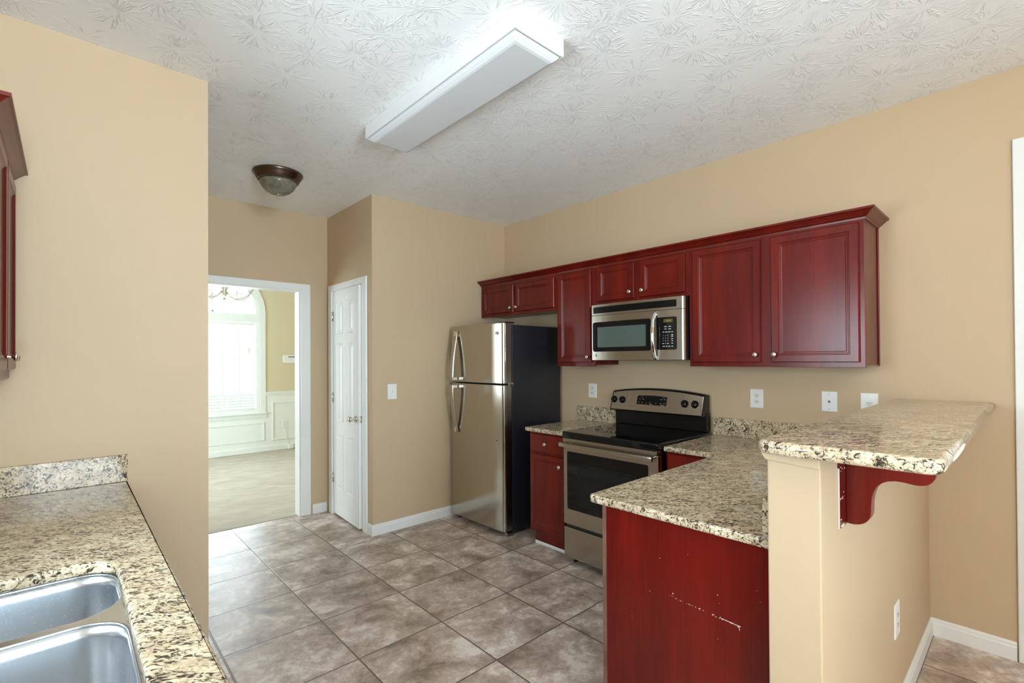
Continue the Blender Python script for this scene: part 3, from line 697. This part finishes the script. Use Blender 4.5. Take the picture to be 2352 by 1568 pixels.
def fhandle(zc0, zc1, parent, seam):
    # flat bowed grip: foot far from the seam, standing off most at the seam
    n = 12; outer = []; W0, W1 = 3.530, 3.572
    rings = []
    for k in range(n + 1):
        t = k / n; z = zc0 + (zc1 - zc0) * t
        off = .008 + .058 * math.sin(t * math.pi / 2) ** 0.9
        x = FX0 - off; th = .013
        rings.append([(x, W0, z), (x + th * .6, W0 - .004, z), (x + th, W0, z), (x + th, W1, z), (x + th * .6, W1 + .004, z), (x, W1, z)])
    g = MB().loft(rings, True, True, True).build('handle', 'steel', parent, 0.002)
    zt = zc0 + (zc1 - zc0) * .06; s = 1 if zc1 < zc0 else -1
    MB().box(FX0 - .020, FX0 - .0005, W0 + .003, W1 - .003, zc0, zc0 - s * .05).build('handle_foot', 'chrome', parent, 0.004)
    MB().box(FX0 - .056, FX0 - .0005, W0 + .006, W1 - .006, zc1 + s * .004, zc1 + s * .03).build('handle_foot', 'chrome', parent, 0.003)
    for yy in (W0 - .0035, W1 + .0035):
        pts = [(r[0][0] + .006, yy, r[0][2]) for r in rings]
        MB().tube(pts, .0028, 6).build('handle_edge', 'chrome', parent)
fhandle(1.705, 1.262, d1, 1); fhandle(.800, 1.226, d2, 1)
bdg = MB().lathe([(.013, 0), (.013, .002), (.010, .003), (.0001, .003)], (FX0 + .0025, 3.0, 1.665), '-x', 18).build('badge', 'chrome', d1)
rg = MB()
for k in range(18):
    a0, a1 = 2 * math.pi * k / 18, 2 * math.pi * (k + 1) / 18
    rg.add([(FX0 - .0008, 3.0 + r * math.cos(a), 1.665 + r * math.sin(a)) for a, r in ((a0, .0075), (a1, .0075), (a1, .0095), (a0, .0095))], [(0, 1, 2, 3)])
def place_y(y0, z0, x): return lambda u, v: (x, y0 - u, z0 + v)
text_mesh(rg, 'GE', .010, place_y(3.0, 1.665, FX0 - .0008)); rg.build('badge_lettering', 'slot', d1)
MB().lathe([(.004, 0), (.003, .002), (.0001, .002)], (FX0 + .0025, 3.005, .785), '-x', 10).build('lock_button', 'slot', d2)
MB().box(2.652, 2.700, FY0 - .002, FY0 + .010, 1.228, 1.262).build('hinge', 'chrome', fg, 0.003)
MB().box(2.62, 2.72, FY0 + .004, FY0 + .09, 1.7475, 1.757).build('hinge_cover', 'black', fg, 0.003)
MB().box(2.665, 2.688, FY0 + .03, FY1 - .03, .018, .048).build('kick_grille', 'slot', fg)
for yy in (FY0 + .015, FY1 - .05): MB().box(2.640, 2.700, yy, yy + .035, .001, .03).build('foot', 'steeledge', fg, 0.003)
for yy in (FY0 + .05, FY1 - .08): MB().box(3.20, 3.25, yy, yy + .03, .001, .03).build('foot', 'slot', fg)

# ================================================================== RANGE
RY0, RY1 = 1.5405, 2.2985
rn = thing('range', 'freestanding electric range with black glass cooktop and stainless oven door', 'stove', (2.95, 1.92, 0))
MB().box(2.640, 3.302, RY0 + .004, RY1 - .004, .045, .889).build('body', 'black', rn, 0.002)
MB().slab(rpoly([(2.588, RY0), (3.300, RY0), (3.300, RY1), (2.588, RY1)], [.012, 0, 0, .012], 4), [], .892, .9365, .009, 4).build('cooktop', 'blackgloss', rn)
MB().box(2.592, 2.640, RY0 + .006, RY1 - .006, .866, .8905).build('front_rail', 'steel', rn, 0.002)
od = MB().plate([(RY0 + .004, .285), (RY1 - .004, .285), (RY1 - .004, .862), (RY0 + .004, .862)], [rrect(1.612, 2.262, .392, .797, .012)], nx(2.640), 0.001, 0.036).build('oven_door', 'steel', rn, 0.003)
MB().prism(rrect(1.610, 2.264, .390, .799, .012), nx(2.640), 0.0008, 0.0335).build('oven_window', 'blackgloss', od)
MB().rings2d(nx(2.6065), 1.69, 2.175, .425, .72, [(0, .0001), (.004, .0009), (.010, .0004), (.012, .0002)], .02).build('inner_window', 'ovenwindow', od)
MB().box(2.6032, 2.640, RY0 + .0025, RY0 + .0038, .287, .86).build('bright_edge', 'chrome', od)
hn = [(2.552 - .006 * math.sin(math.pi * k / 12), RY0 + .012 + (RY1 - RY0 - .024) * k / 12) for k in range(13)]
MB().loft([[(x + dx, y, .850 + dz) for dx, dz in ((-.010, -.014), (-.013, 0), (-.010, .013), (.002, .016), (.010, .010), (.010, -.012), (.002, -.017))] for x, y in hn], True, True, True).build('handle', 'steel', od, 0.001)
for yy in (RY0 + .025, RY1 - .060):
    MB().box(2.555, 2.604, yy, yy + .035, .840, .858).build('handle_post', 'chrome', od, 0.004)
MB().box(2.606, 2.640, RY0 + .004, RY1 - .004, .050, .262).build('drawer', 'steel', rn, 0.004)
MB().box(2.628, 2.639, RY0 + .008, RY1 - .008, .262, .285).build('drawer_gap', 'slot', rn)
for yy in (RY0 + .03, RY1 - .06): 
    for xx in (2.68, 3.2): MB().lathe([(.015, 0), (.015, .006), (.008, .008), (.008, .045)], (xx, yy + .015, .001), 'z', 10).build('foot', 'black', rn)
# back guard: set-back riser below, tilted console with an arched top above
MB().box(3.245, 3.303, RY0 + .006, RY1 + .003, .937, 1.07).build('riser', 'black', rn, 0.004)
GY0, GY1 = 1.551, 2.312
def arcz(y): t = (y - GY0) / (GY1 - GY0); return 1.188 + .030 * (1 - (2 * t - 1) ** 2)
n = 16; ys = [GY0 + (GY1 - GY0) * k / n for k in range(n + 1)]
rings = []
for y in ys: rings.append([(3.180, y, 1.050), (3.228, y, arcz(y)), (3.245, y, arcz(y) + .008), (3.303, y, arcz(y) + .004), (3.303, y, 1.048), (3.19, y, 1.043)])
bg_o = MB().loft(rings, True, True, False).build('back_guard', 'black', rn, 0.006)
def con(y, z, off=0.0015):
    t = (z - 1.050) / (1.195 - 1.050); return (3.180 + .048 * t * (1.195 - 1.05) / (arcz(y) - 1.05) - off, y, z)
def cstrip(y0, y1, lo, hi, a, b, n=16):
    R = []
    for k in range(n + 1):
        y = y0 + (y1 - y0) * k / n; l_, h_ = lo(y), hi(y)
        R.append([con(y, l_, a), con(y, h_, a), con(y, h_, b), con(y, l_, b)])
    return MB().loft(R)
cstrip(GY0 + .006, GY1 - .012, lambda y: 1.056, lambda y: arcz(y) - .006, .0004, .0022).build('console_panel', 'steel', bg_o)
MB().loft([[con(y, z, a) for y, z in ((GY0 + .004, 1.054), (GY0 + .012, 1.054), (GY0 + .012, arcz(GY0) - .004), (GY0 + .004, arcz(GY0) - .006))] for a in (.0026, .0036)]).build('console_trim', 'chrome', bg_o)
cstrip(1.826, 2.074, lambda y: 1.104, lambda y: 1.1665 + .006 * (1 - ((y - 1.95) / .124) ** 2), .0024, .0040, 8).build('display', 'blackgloss', bg_o)
MB().loft([[con(y, z, a) for y, z in ((2.074, 1.103), (2.080, 1.103), (2.078, 1.168), (2.072, 1.168))] for a in (.0024, .0045)]).build('display_trim', 'chrome', bg_o)
pr = MB()
for y, z, w in ((2.05, 1.145, .012), (2.02, 1.143, .014), (2.055, 1.118, .010), (2.025, 1.118, .010), (1.99, 1.117, .008), (1.96, 1.118, .012), (1.95, 1.108, .02), (1.91, 1.117, .008), (1.872, 1.118, .012), (1.843, 1.119, .012), (1.868, 1.147, .014), (1.842, 1.148, .012), (1.855, 1.107, .026), (1.85, 1.16, .012), (2.03, 1.158, .01)):
    pr.add([con(y - w / 2, z - .002, .0043), con(y + w / 2, z - .002, .0043), con(y + w / 2, z + .002, .0043), con(y - w / 2, z + .002, .0043)], [(0, 1, 2, 3)])
pr.build('display_lettering', 'printdim', bg_o)
nrm = Vector((-.145, 0, .048)).normalized(); e1 = Vector((0, 1, 0)); e2 = nrm.cross(e1)
for y in (2.283, 2.205, 1.686, 1.611):
    c = Vector(con(y, 1.128, .002))
    k = MB().lathe([(.027, 0), (.027, .003), (.022, .006), (.021, .016), (.018, .019), (.0001, .019)], c, (e1, e2, nrm), 20).build('knob', 'black', bg_o)
    ridge = MB()
    up = (Vector((0, 0, 1)) - nrm * nrm.z).normalized()
    for s_ in (0,):
        q = [c + nrm * .019 + e1 * a + up * b_ for a, b_ in ((-.005, -.020), (.005, -.020), (.005, .022), (-.005, .022))]
        ridge.loft([[p - nrm * .003 for p in q], [p + nrm * .010 for p in q]])
    ridge.build('knob_grip', 'blackgloss', bg_o, 0.002)
    mk = MB()
    for a in range(-4, 5):
        if a == 0: continue
        th = a * .5; dvec = e1 * math.sin(th) + up * math.cos(th); q0 = c + dvec * .033 + nrm * .0006; sd = nrm.cross(dvec) * .0016
        mk.add([q0 - sd, q0 + sd, q0 + sd + dvec * .004, q0 - sd + dvec * .004], [(0, 1, 2, 3)])
    mk.build('knob_lettering', 'slot', bg_o)

# ================================================================== MICROWAVE
mw = thing('microwave', 'stainless over-the-range microwave with black control panel', 'microwave', (3.15, 1.94, 1.437), None)
MY0, MY1 = 1.553, 2.3215
MB().box(2.9725, 3.318, MY0, MY1, 1.440, 1.8598).build('body', 'black', mw, 0.003)
def mfx(y):
    t = (y - MY0) / (MY1 - MY0); e = min(t, 1 - t) * (MY1 - MY0)
    return 2.955 - .015 * (1 - (2 * t - 1) ** 2) + .018 * (1 - min(1, e / .016)) ** 2
def mface(y0, y1, z0, z1, a, b, rad=0.0, n=16):
    """curved plate following the bowed front, between offsets a (back) and b (front)"""
    mb = MB()
    if rad: pl = rrect(y0, y1, z0, z1, rad, 4)
    else: pl = [(y0, z0), (y1, z0), (y1, z1), (y0, z1)]
    P = []
    for i in range(len(pl)):
        p, q = pl[i], pl[(i + 1) % len(pl)]; m = max(1, int(abs(q[0] - p[0]) / .05)) if not rad or abs(q[0] - p[0]) > .05 else 1
        P += [(p[0] + (q[0] - p[0]) * k / m, p[1] + (q[1] - p[1]) * k / m) for k in range(m)]
    P = [(round(p[0], 5), p[1]) for p in P]
    ysr = sorted(set([round(p[0], 5) for p in P] + [round(v, 5) for e in (.002, .005, .009, .0125, .016, .02) for v in (MY0 + e, MY1 - e) if y0 < v < y1]))
    def span(y):
        zs = []
        for i in range(len(P)):
            (ya, za), (yb, zb) = P[i], P[(i + 1) % len(P)]
            if min(ya, yb) - 1e-9 <= y <= max(ya, yb) + 1e-9:
                if abs(yb - ya) < 1e-9: zs += [za, zb]
                else: zs.append(za + (zb - za) * (y - ya) / (yb - ya))
        return min(zs), max(zs)
    rings = []
    for y in ysr:
        lo, hi = span(y)
        if hi - lo < 1e-6: hi = lo + 1e-4
        rings.append([(mfx(y) - a, y, lo), (mfx(y) - a, y, hi), (mfx(y) - b, y, hi), (mfx(y) - b, y, lo)])
    mb.loft(rings, True, True, False); return mb
vt = mface(MY0, MY1, 1.7765, 1.858, -.006, 0).build('vent_panel', 'steel', mw, 0.002)
MB_v = mface(1.606, 2.290, 1.792, 1.839, 0.0003, .0015, .006).build('vent_louver', 'black', vt)
lv = MB()
for k in range(5):
    z = 1.797 + k * .0088
    b_ = mface(1.612, 2.284, z, z + .0035, .0016, .005); lv.add(b_.v, b_.f)
lv.build('louver_slat', 'black', vt)
md = mface(1.735, MY1, 1.439, 1.7745, -.006, 0).build('door', 'steel', mw, 0.002)
mface(1.792, 2.297, 1.503, 1.725, .0003, .0018, .018).build('door_bezel', 'blackgloss', md)
mface(1.829, 2.250, 1.535, 1.686, .0019, .0024, .006).build('door_window', 'darkwindow', md)
cp = mface(MY0, 1.733, 1.439, 1.7745, -.006, 0).build('control_panel', 'steel', mw, 0.002)
mface(1.604, 1.748, 1.507, 1.726, .0003, .0018, .014).build('keypad', 'blackgloss', cp)
mface(1.632, 1.697, 1.690, 1.712, .0019, .0024).build('clock_display', 'amber', cp)
tx = MB()
def kp(y0, z0): return lambda u, v: (mfx(y0 - u) - .0026, y0 - u, z0 + v)
for r, row in enumerate(('123', '456', '789', ' 0 ')):
    for c_, chx in enumerate(row):
        if chx != ' ': text_mesh(tx, chx, .011, kp(1.700 - .0165 * c_, 1.602 - .0175 * r))
for y, z, w in ((1.683, 1.662, .018), (1.653, 1.662, .018), (1.683, 1.646, .014), (1.653, 1.646, .016), (1.697, 1.626, .012), (1.677, 1.626, .016), (1.656, 1.626, .014), (1.636, 1.626, .012), (1.636, 1.606, .013), (1.636, 1.596, .013), (1.636, 1.580, .013), (1.636, 1.566, .011), (1.636, 1.550, .011), (1.700, 1.549, .011), (1.667, 1.549, .011), (1.696, 1.530, .015), (1.676, 1.530, .010), (1.657, 1.530, .014), (1.636, 1.530, .010)):
    tx.add([(mfx(y + a) - .0026, y + a, z + b_) for a, b_ in ((-w / 2, -.0022), (w / 2, -.0022), (w / 2, .0022), (-w / 2, .0022))], [(0, 1, 2, 3)])
text_mesh(tx, '', .01, kp(1.66, 1.7))
tx.build('keypad_lettering', 'print', cp)
t0 = MB(); text_mesh(t0, '12:00', .016, lambda u, v: (mfx(1.664 - u) - .0028, 1.664 - u, 1.701 + v)); 
t0.build('display_digits', plain('amber_digits', (0.62, 0.47, 0.12), 0.4), cp)
hp = []
for k in range(15):
    t = k / 14; z = 1.442 + (1.762 - 1.442) * t; off = .012 + .036 * math.sin(math.pi * t) ** .7
    hp.append([(mfx(1.757) - off + dx, 1.757 + dy, z) for dx, dy in ((0, -.011), (-.004, 0), (0, .011), (.008, .013), (.010, 0), (.008, -.013))])
MB().loft(hp, True, True, True).build('handle', 'chrome', md, 0.001)
MB().box(mfx(1.757) - .012, mfx(1.757) - .0005, 1.748, 1.766, 1.446, 1.466).build('handle_post', 'chrome', md, 0.003); MB().box(mfx(1.757) - .012, mfx(1.757) - .0005, 1.748, 1.766, 1.738, 1.758).build('handle_post', 'chrome', md, 0.003)
MB().lathe([(.010, 0), (.010, .002), (.008, .003), (.0001, .003)], (mfx(2.264) - .0001, 2.264, 1.475), '-x', 16).build('badge', 'chrome', md)
bl = MB(); text_mesh(bl, 'GE', .008, lambda u, v: (mfx(2.264) - .0034, 2.264 - u, 1.475 + v)); bl.build('badge_lettering', 'slot', md)
MB().box(2.99, 3.30, MY0 + .01, MY1 - .01, 1.4365, 1.4395).build('underside_grille', 'slot', mw)

# ================================================================== WALL PLATES
def plate(name, label, cat, fr, ax, u0, u1, v0, v1, kind, group):
    c = fr((u0 + u1) / 2, v0, 0)
    t = thing(name, label, cat, c, group)
    um, vm = (u0 + u1) / 2, (v0 + v1) / 2
    MB().rings2d(fr, u0, u1, v0, v1, [(0, .0006), (0, .003), (.003, .0058), (.006, .006)]).build('cover_plate', 'plastic', t)
    sl = MB()
    def slot(u, v, w, h): sl.prism([(u - w / 2, v - h / 2), (u + w / 2, v - h / 2), (u + w / 2, v + h / 2), (u - w / 2, v + h / 2)], fr, .0072, .0079)
    if kind in ('duplex', 'single'):
        zs = (vm + .020, vm - .020) if kind == 'duplex' else (vm + .002,)
        rs = 1.0 if kind == 'duplex' else 1.1
        for z in zs:
            R = [(um + .0165 * rs * math.cos(a), z + max(-.0125, min(.0125, .0165 * rs * math.sin(a)))) for a in [2 * math.pi * k / 28 for k in range(28)]]
            MB().prism(R, fr, .0058, .0072).build('receptacle', 'ivory', t, 0.0005)
            slot(um - .006, z + .003, .0022, .008); slot(um + .006, z + .003, .0022, .0065); slot(um, z - .007, .004, .004)
        sl.build('slot', 'slot', t)
        MB().lathe([(.003, 0), (.0025, .001), (.0001, .001)], fr(um, vm if kind == 'duplex' else v1 - .012, .0058), ax, 8).build('screw', 'ivory', t)
    elif kind == 'jack':
        MB().prism([(um - .008, vm - .009), (um + .008, vm - .009), (um + .008, vm + .009), (um - .008, vm + .009)], fr, .0058, .0072).build('jack', 'ivory', t, 0.0005)
        sl.prism([(um - .005, vm - .002), (um - .002, vm - .006), (um + .002, vm - .006), (um + .005, vm - .002), (um + .005, vm + .005), (um - .005, vm + .005)], fr, .0072, .0079); sl.build('socket', 'slot', t)
        for z in (vm + .045, vm - .045): MB().lathe([(.003, 0), (.0025, .0012), (.0001, .0012)], fr(um, z, .0058), ax, 8).build('screw', 'nickel', t)
    elif kind == 'toggle':
        MB().prism([(um - .0055, vm - .012), (um + .0055, vm - .012), (um + .0055, vm + .012), (um - .0055, vm + .012)], fr, .0056, .0068).build('toggle_slot', 'ivory', t)
        MB().loft([[fr(um + a, vm + b_, .0066) for a, b_ in ((-.0045, -.006), (.0045, -.006), (.0045, .006), (-.0045, .006))], [fr(um + a, vm + .008 + b_, .017) for a, b_ in ((-.0035, -.0035), (.0035, -.0035), (.0035, .0035), (-.0035, .0035))]]).build('toggle', 'plastic', t)
        for z in (vm + .035, vm - .035): MB().lathe([(.003, 0), (.0025, .0012), (.0001, .0012)], fr(um, z, .0058), ax, 8).build('screw', 'ivory', t)
    return t
GP = 'white wall plates'
plate('outlet', 'white outlet on the wall between refrigerator and range', 'outlet', nx(XR), '-x', 2.551, 2.637, 1.116, 1.238, 'duplex', GP)
plate('outlet', 'white double outlet just right of the range under the wall cabinet', 'outlet', nx(XR), '-x', 1.206, 1.289, 1.121, 1.245, 'duplex', GP)
plate('phone_jack', 'white phone jack plate between two outlets above the bar', 'phone jack', nx(XR), '-x', .795, .877, 1.127, 1.248, 'jack', GP)
plate('outlet', 'white single outlet partly hidden behind the raised bar top', 'outlet', nx(XR), '-x', .600, .684, 1.122, 1.246, 'single', GP)
plate('light_switch', 'white toggle light switch on the tan wall left of the refrigerator', 'switch', ny(Y1), '-y', 1.994, 2.078, 1.116, 1.245, 'toggle', GP)
plate('outlet', 'white outlet low on the half wall near the baseboard', 'outlet', ny(YH0), '-y', 2.392, 2.482, .336, .468, 'duplex', GP)
plate('outlet', 'white outlet on the wainscot panel in the dining room', 'outlet', ny(Y3 - .006), '-y', 2.585, 2.668, .36, .475, 'duplex', GP)

# ================================================================== PANTRY DOOR
AJ = math.radians(3.2); HY, HX = 4.512, XP - .002
def swing(v):
    # rotate about the hinge pin so the free edge comes towards the kitchen
    dx, dy = v.x - HX, v.y - HY; c, s = math.cos(AJ), math.sin(AJ)
    return Vector((HX + dx * c + dy * s, HY - dx * s + dy * c, v.z))
pd = MB().box(HX, HX + .035, 3.901, 4.510, .018, 2.092)
dr = pd.build('door_3', 'white', None, 0.0015, xf=swing); dr['kind'] = 'structure'; dr['label'] = 'white six-panel pantry door standing slightly ajar'
pm = MB()
PR = [(0, .0003), (.004, .006), (.010, .0065), (.018, .0015), (.030, .0015), (.048, .0055), (.05, .0058)]
for a, b_ in ((4.000, 4.172), (4.262, 4.434)):
    for z0, z1 in ((1.690, 1.985), (.885, 1.610), (.255, .775)):
        pm.rings2d(nx(HX), a, b_, z0, z1, PR)
pm.build('panel', 'white', dr, xf=swing)
KN = [(.030, 0), (.030, .004), (.026, .008), (.012, .012), (.009, .020), (.010, .030), (.022, .040), (.0265, .050), (.024, .060), (.014, .066), (.0001, .067)]
MB().lathe(KN, (HX - .0003, 3.968, .945), '-x', 20).build('knob', 'nickel', dr, xf=swing)
MB().box(HX + .006, HX + .030, 3.8995, 3.9012, .915, .975).build('latch_plate', 'nickel', dr, xf=swing); MB().box(HX + .012, HX + .024, 3.893, 3.8995, .935, .955).build('latch_bolt', 'nickel', dr, xf=swing)
for z in (1.863, 1.101, .349):
    hb = MB().lathe([(.006, 0), (.006, .09)], (HX - .006, 4.5145, z - .045), 'z', 10).box(HX - .0015, HX + .0, 4.516, 4.540, z - .044, z + .044)
    hb.build('hinge', 'nickel', dr)

# ================================================================== LIGHT FIXTURES
lb = thing('ceiling_light', 'long white rectangular fluorescent light box on the kitchen ceiling', 'light', (1.43, 2.015, 2.70))
ho = MB().plate([(1.287, 1.369), (1.572, 1.369), (1.572, 2.661), (1.287, 2.661)], [[(1.295, 1.377), (1.564, 1.377), (1.564, 2.653), (1.295, 2.653)]], lambda u, v, d: (u, v, d), 2.748, H - .0008)
ho.box(1.294, 1.565, 1.376, 2.654, 2.80, 2.822)
ho.build('housing', 'fixture', lb, 0.0015)
LR = []
for ix, iy, z in ((.002, .002, 2.754), (.004, .004, 2.746), (.012, .014, 2.735), (.024, .028, 2.726), (.034, .040, 2.7232)):
    LR.append([(1.296 + ix, 1.378 + iy, z), (1.563 - ix, 1.378 + iy, z), (1.563 - ix, 2.652 - iy, z), (1.296 + ix, 2.652 - iy, z)])
MB().loft(LR).build('lens', 'lens', lb, 0.003)
for yy in (1.3705, 2.655): MB().box(1.30, 1.558, yy, yy + .005, 2.7455, 2.7485).build('end_clip', 'fixture', lb)
fm = thing('flush_mount_light', 'round bronze-rimmed flush mount light with alabaster glass bowl on the hallway ceiling', 'light', (1.14, 3.77, 2.65))
FC = (1.14, 3.77, 0)
MB().lathe([(.02, H - .001), (.168, H - .001), (.170, H - .012), (.160, H - .020), (.156, H - .034), (.146, H - .046), (.140, H - .060), (.128, H - .066), (.126, H - .060), (.02, H - .02)], FC, 'z', 40).build('rim', 'bronze', fm)
MB().lathe([(.128, H - .062), (.122, H - .085), (.108, H - .110), (.085, H - .133), (.055, H - .150), (.022, H - .158), (.0005, H - .159)], FC, 'z', 40).build('glass_bowl', 'bowl', fm)
MB().lathe([(.0005, H - .156), (.020, H - .157), (.017, H - .163), (.007, H - .168), (.0055, H - .172), (.008, H - .176), (.006, H - .182), (.0005, H - .183)], FC, 'z', 16).build('finial', 'nickel', fm)

# ================================================================== DINING ROOM THINGS
def chandelier(label, cx, cy, zb, ztop, lit=0.0):
    chd = thing('chandelier', label, 'chandelier', (cx, cy, zb))
    D = zb - 2.135
    MB().lathe([(r, z + D) for r, z in ((.0005, 2.135), (.012, 2.14), (.018, 2.155), (.010, 2.17), (.030, 2.195), (.036, 2.22), (.022, 2.245), (.014, 2.29), (.026, 2.34), (.014, 2.40), (.009, 2.48))], (cx, cy, 0), 'z', 16).build('center_column', 'nickel', chd)
    MB().tube([(cx, cy, 2.478 + D), (cx, cy, ztop - .03)], .006, 8).build('hanging_rod', 'nickel', chd)
    MB().lathe([(.065, 0), (.06, -.02), (.01, -.035)], (cx, cy, ztop - .001), 'z', 20).build('canopy', 'nickel', chd)
    for k in range(5 if lit else 6):
        a = k * math.pi * 2 / (5 if lit else 6) + .35; dx, dy = math.cos(a), math.sin(a)
        pts = [(cx + dx * r, cy + dy * r, z + D) for r, z in ((.02, 2.24), (.07, 2.185), (.14, 2.155), (.21, 2.16), (.27, 2.19), (.30, 2.225), (.305, 2.245))]
        ar = MB().tube(pts, .006, 8)
        ar.tube([(cx + dx * (.17 + .035 * math.cos(t)), cy + dy * (.17 + .035 * math.cos(t)), 2.195 + D + .035 * math.sin(t)) for t in [k2 * math.pi / 6 for k2 in range(11)]], .004, 6)
        arm = ar.build('arm', 'nickel', chd)
        MB().lathe([(r, z + D) for r, z in ((.016, 2.240), (.022, 2.25), (.035, 2.275), (.052, 2.31), (.064, 2.35), (.062, 2.35), (.050, 2.312), (.033, 2.279), (.014, 2.256))], (cx + dx * .305, cy + dy * .305, 0), 'z', 18).build('shade', 'lens', arm)
        if lit:
            l = bpy.data.lights.new('added_fill_bulb', 'POINT'); l.energy = lit; l.color = (1.0, 0.95, 0.88); l.shadow_soft_size = .045  # added point lights, only on the unseen chandelier
            o = bpy.data.objects.new('added_fill_bulb', l); COL.objects.link(o); o.parent = arm; o.location = (dx * .305, dy * .305, 2.345 - 2.135)
    return chd
chandelier('nickel arm chandelier with frosted shades hanging before the dining room window', 1.30, 6.2, 2.135, DZ)
chandelier('added unseen nickel arm chandelier with lit bulbs brightening the ceiling', 0.45, -1.15, 2.1, H, 13.5)  # not a known fixture: added out of view to lift the ceiling
ak = thing('alarm_keypad', 'white alarm keypad on the straw colored dining room wall', 'keypad', (2.74, Y3, 1.41))
MB().prism(rrect(2.598, 2.86, 1.410, 1.543, .03), ny(Y3), .0008, .028).build('case', 'plastic', ak, 0.006)
MB().prism([(2.672, 1.505), (2.778, 1.505), (2.778, 1.520), (2.672, 1.520)], ny(Y3), .0282, .0295).build('screen', 'darkwindow', ak)
for k in range(4): MB().prism(rrect(2.79, 2.805, 1.435 + k * .016, 1.446 + k * .016, .003), ny(Y3), .0282, .031).build('button', 'ivory', ak)
pl = thing('power_adapter', 'small white plug adapter with a cord lying by the dining room baseboard', 'adapter', (2.70, 8.30, .007))
MB().box(2.66, 2.74, 8.29, 8.335, .0075, .085).build('block', 'plastic', pl, 0.008)
MB().tube([(2.69, 8.338, .08), (2.66, 8.345, .14), (2.63, 8.352, .25), (2.626, 8.352, .345)], .004, 6).build('cord', 'cord', pl)
bl_ = thing('window_blind', 'white horizontal slat blind over the lower dining room window', 'blind', (WCX, Y3 + .03, .66))
sl_ = MB()
nz_ = 30
for k in range(nz_):
    z = .715 + (1.98 - .715) * k / (nz_ - 1); tl = math.radians(28)
    c0 = Vector((0, Y3 + .032, z)); hw_ = .022
    a = (math.cos(tl) * hw_, math.sin(tl) * hw_)
    sl_.add([(WCX - .57, c0.y - a[0], z - a[1]), (WCX + .57, c0.y - a[0], z - a[1]), (WCX + .57, c0.y + a[0], z + a[1]), (WCX - .57, c0.y + a[0], z + a[1]),
             (WCX - .57, c0.y - a[0], z - a[1] + .0025), (WCX + .57, c0.y - a[0], z - a[1] + .0025), (WCX + .57, c0.y + a[0], z + a[1] + .0025), (WCX - .57, c0.y + a[0], z + a[1] + .0025)],
            [(3, 2, 1, 0), (4, 5, 6, 7), (0, 1, 5, 4), (1, 2, 6, 5), (2, 3, 7, 6), (3, 0, 4, 7)])
sl_.build('slats', 'plastic', bl_, weld=False)
MB().box(WCX - .58, WCX + .58, Y3 + .012, Y3 + .052, 2.005, 2.05).build('head_rail', 'plastic', bl_)
MB().box(WCX - .575, WCX + .575, Y3 + .014, Y3 + .05, .692, .71).build('bottom_rail', 'plastic', bl_)
for x in (WCX - .35, WCX + .12, WCX + .35): MB().box(x - .008, x + .008, Y3 + .0085, Y3 + .0095, .71, 2.01).build('ladder_tape', 'plastic', bl_)
tg = MB().box(2.085, 2.115, Y3 + .004, Y3 + .007, 1.575, 1.65).build('warning_tag', 'ivory', bl_)
tg['label'] = 'small pale tag hanging on the blind'
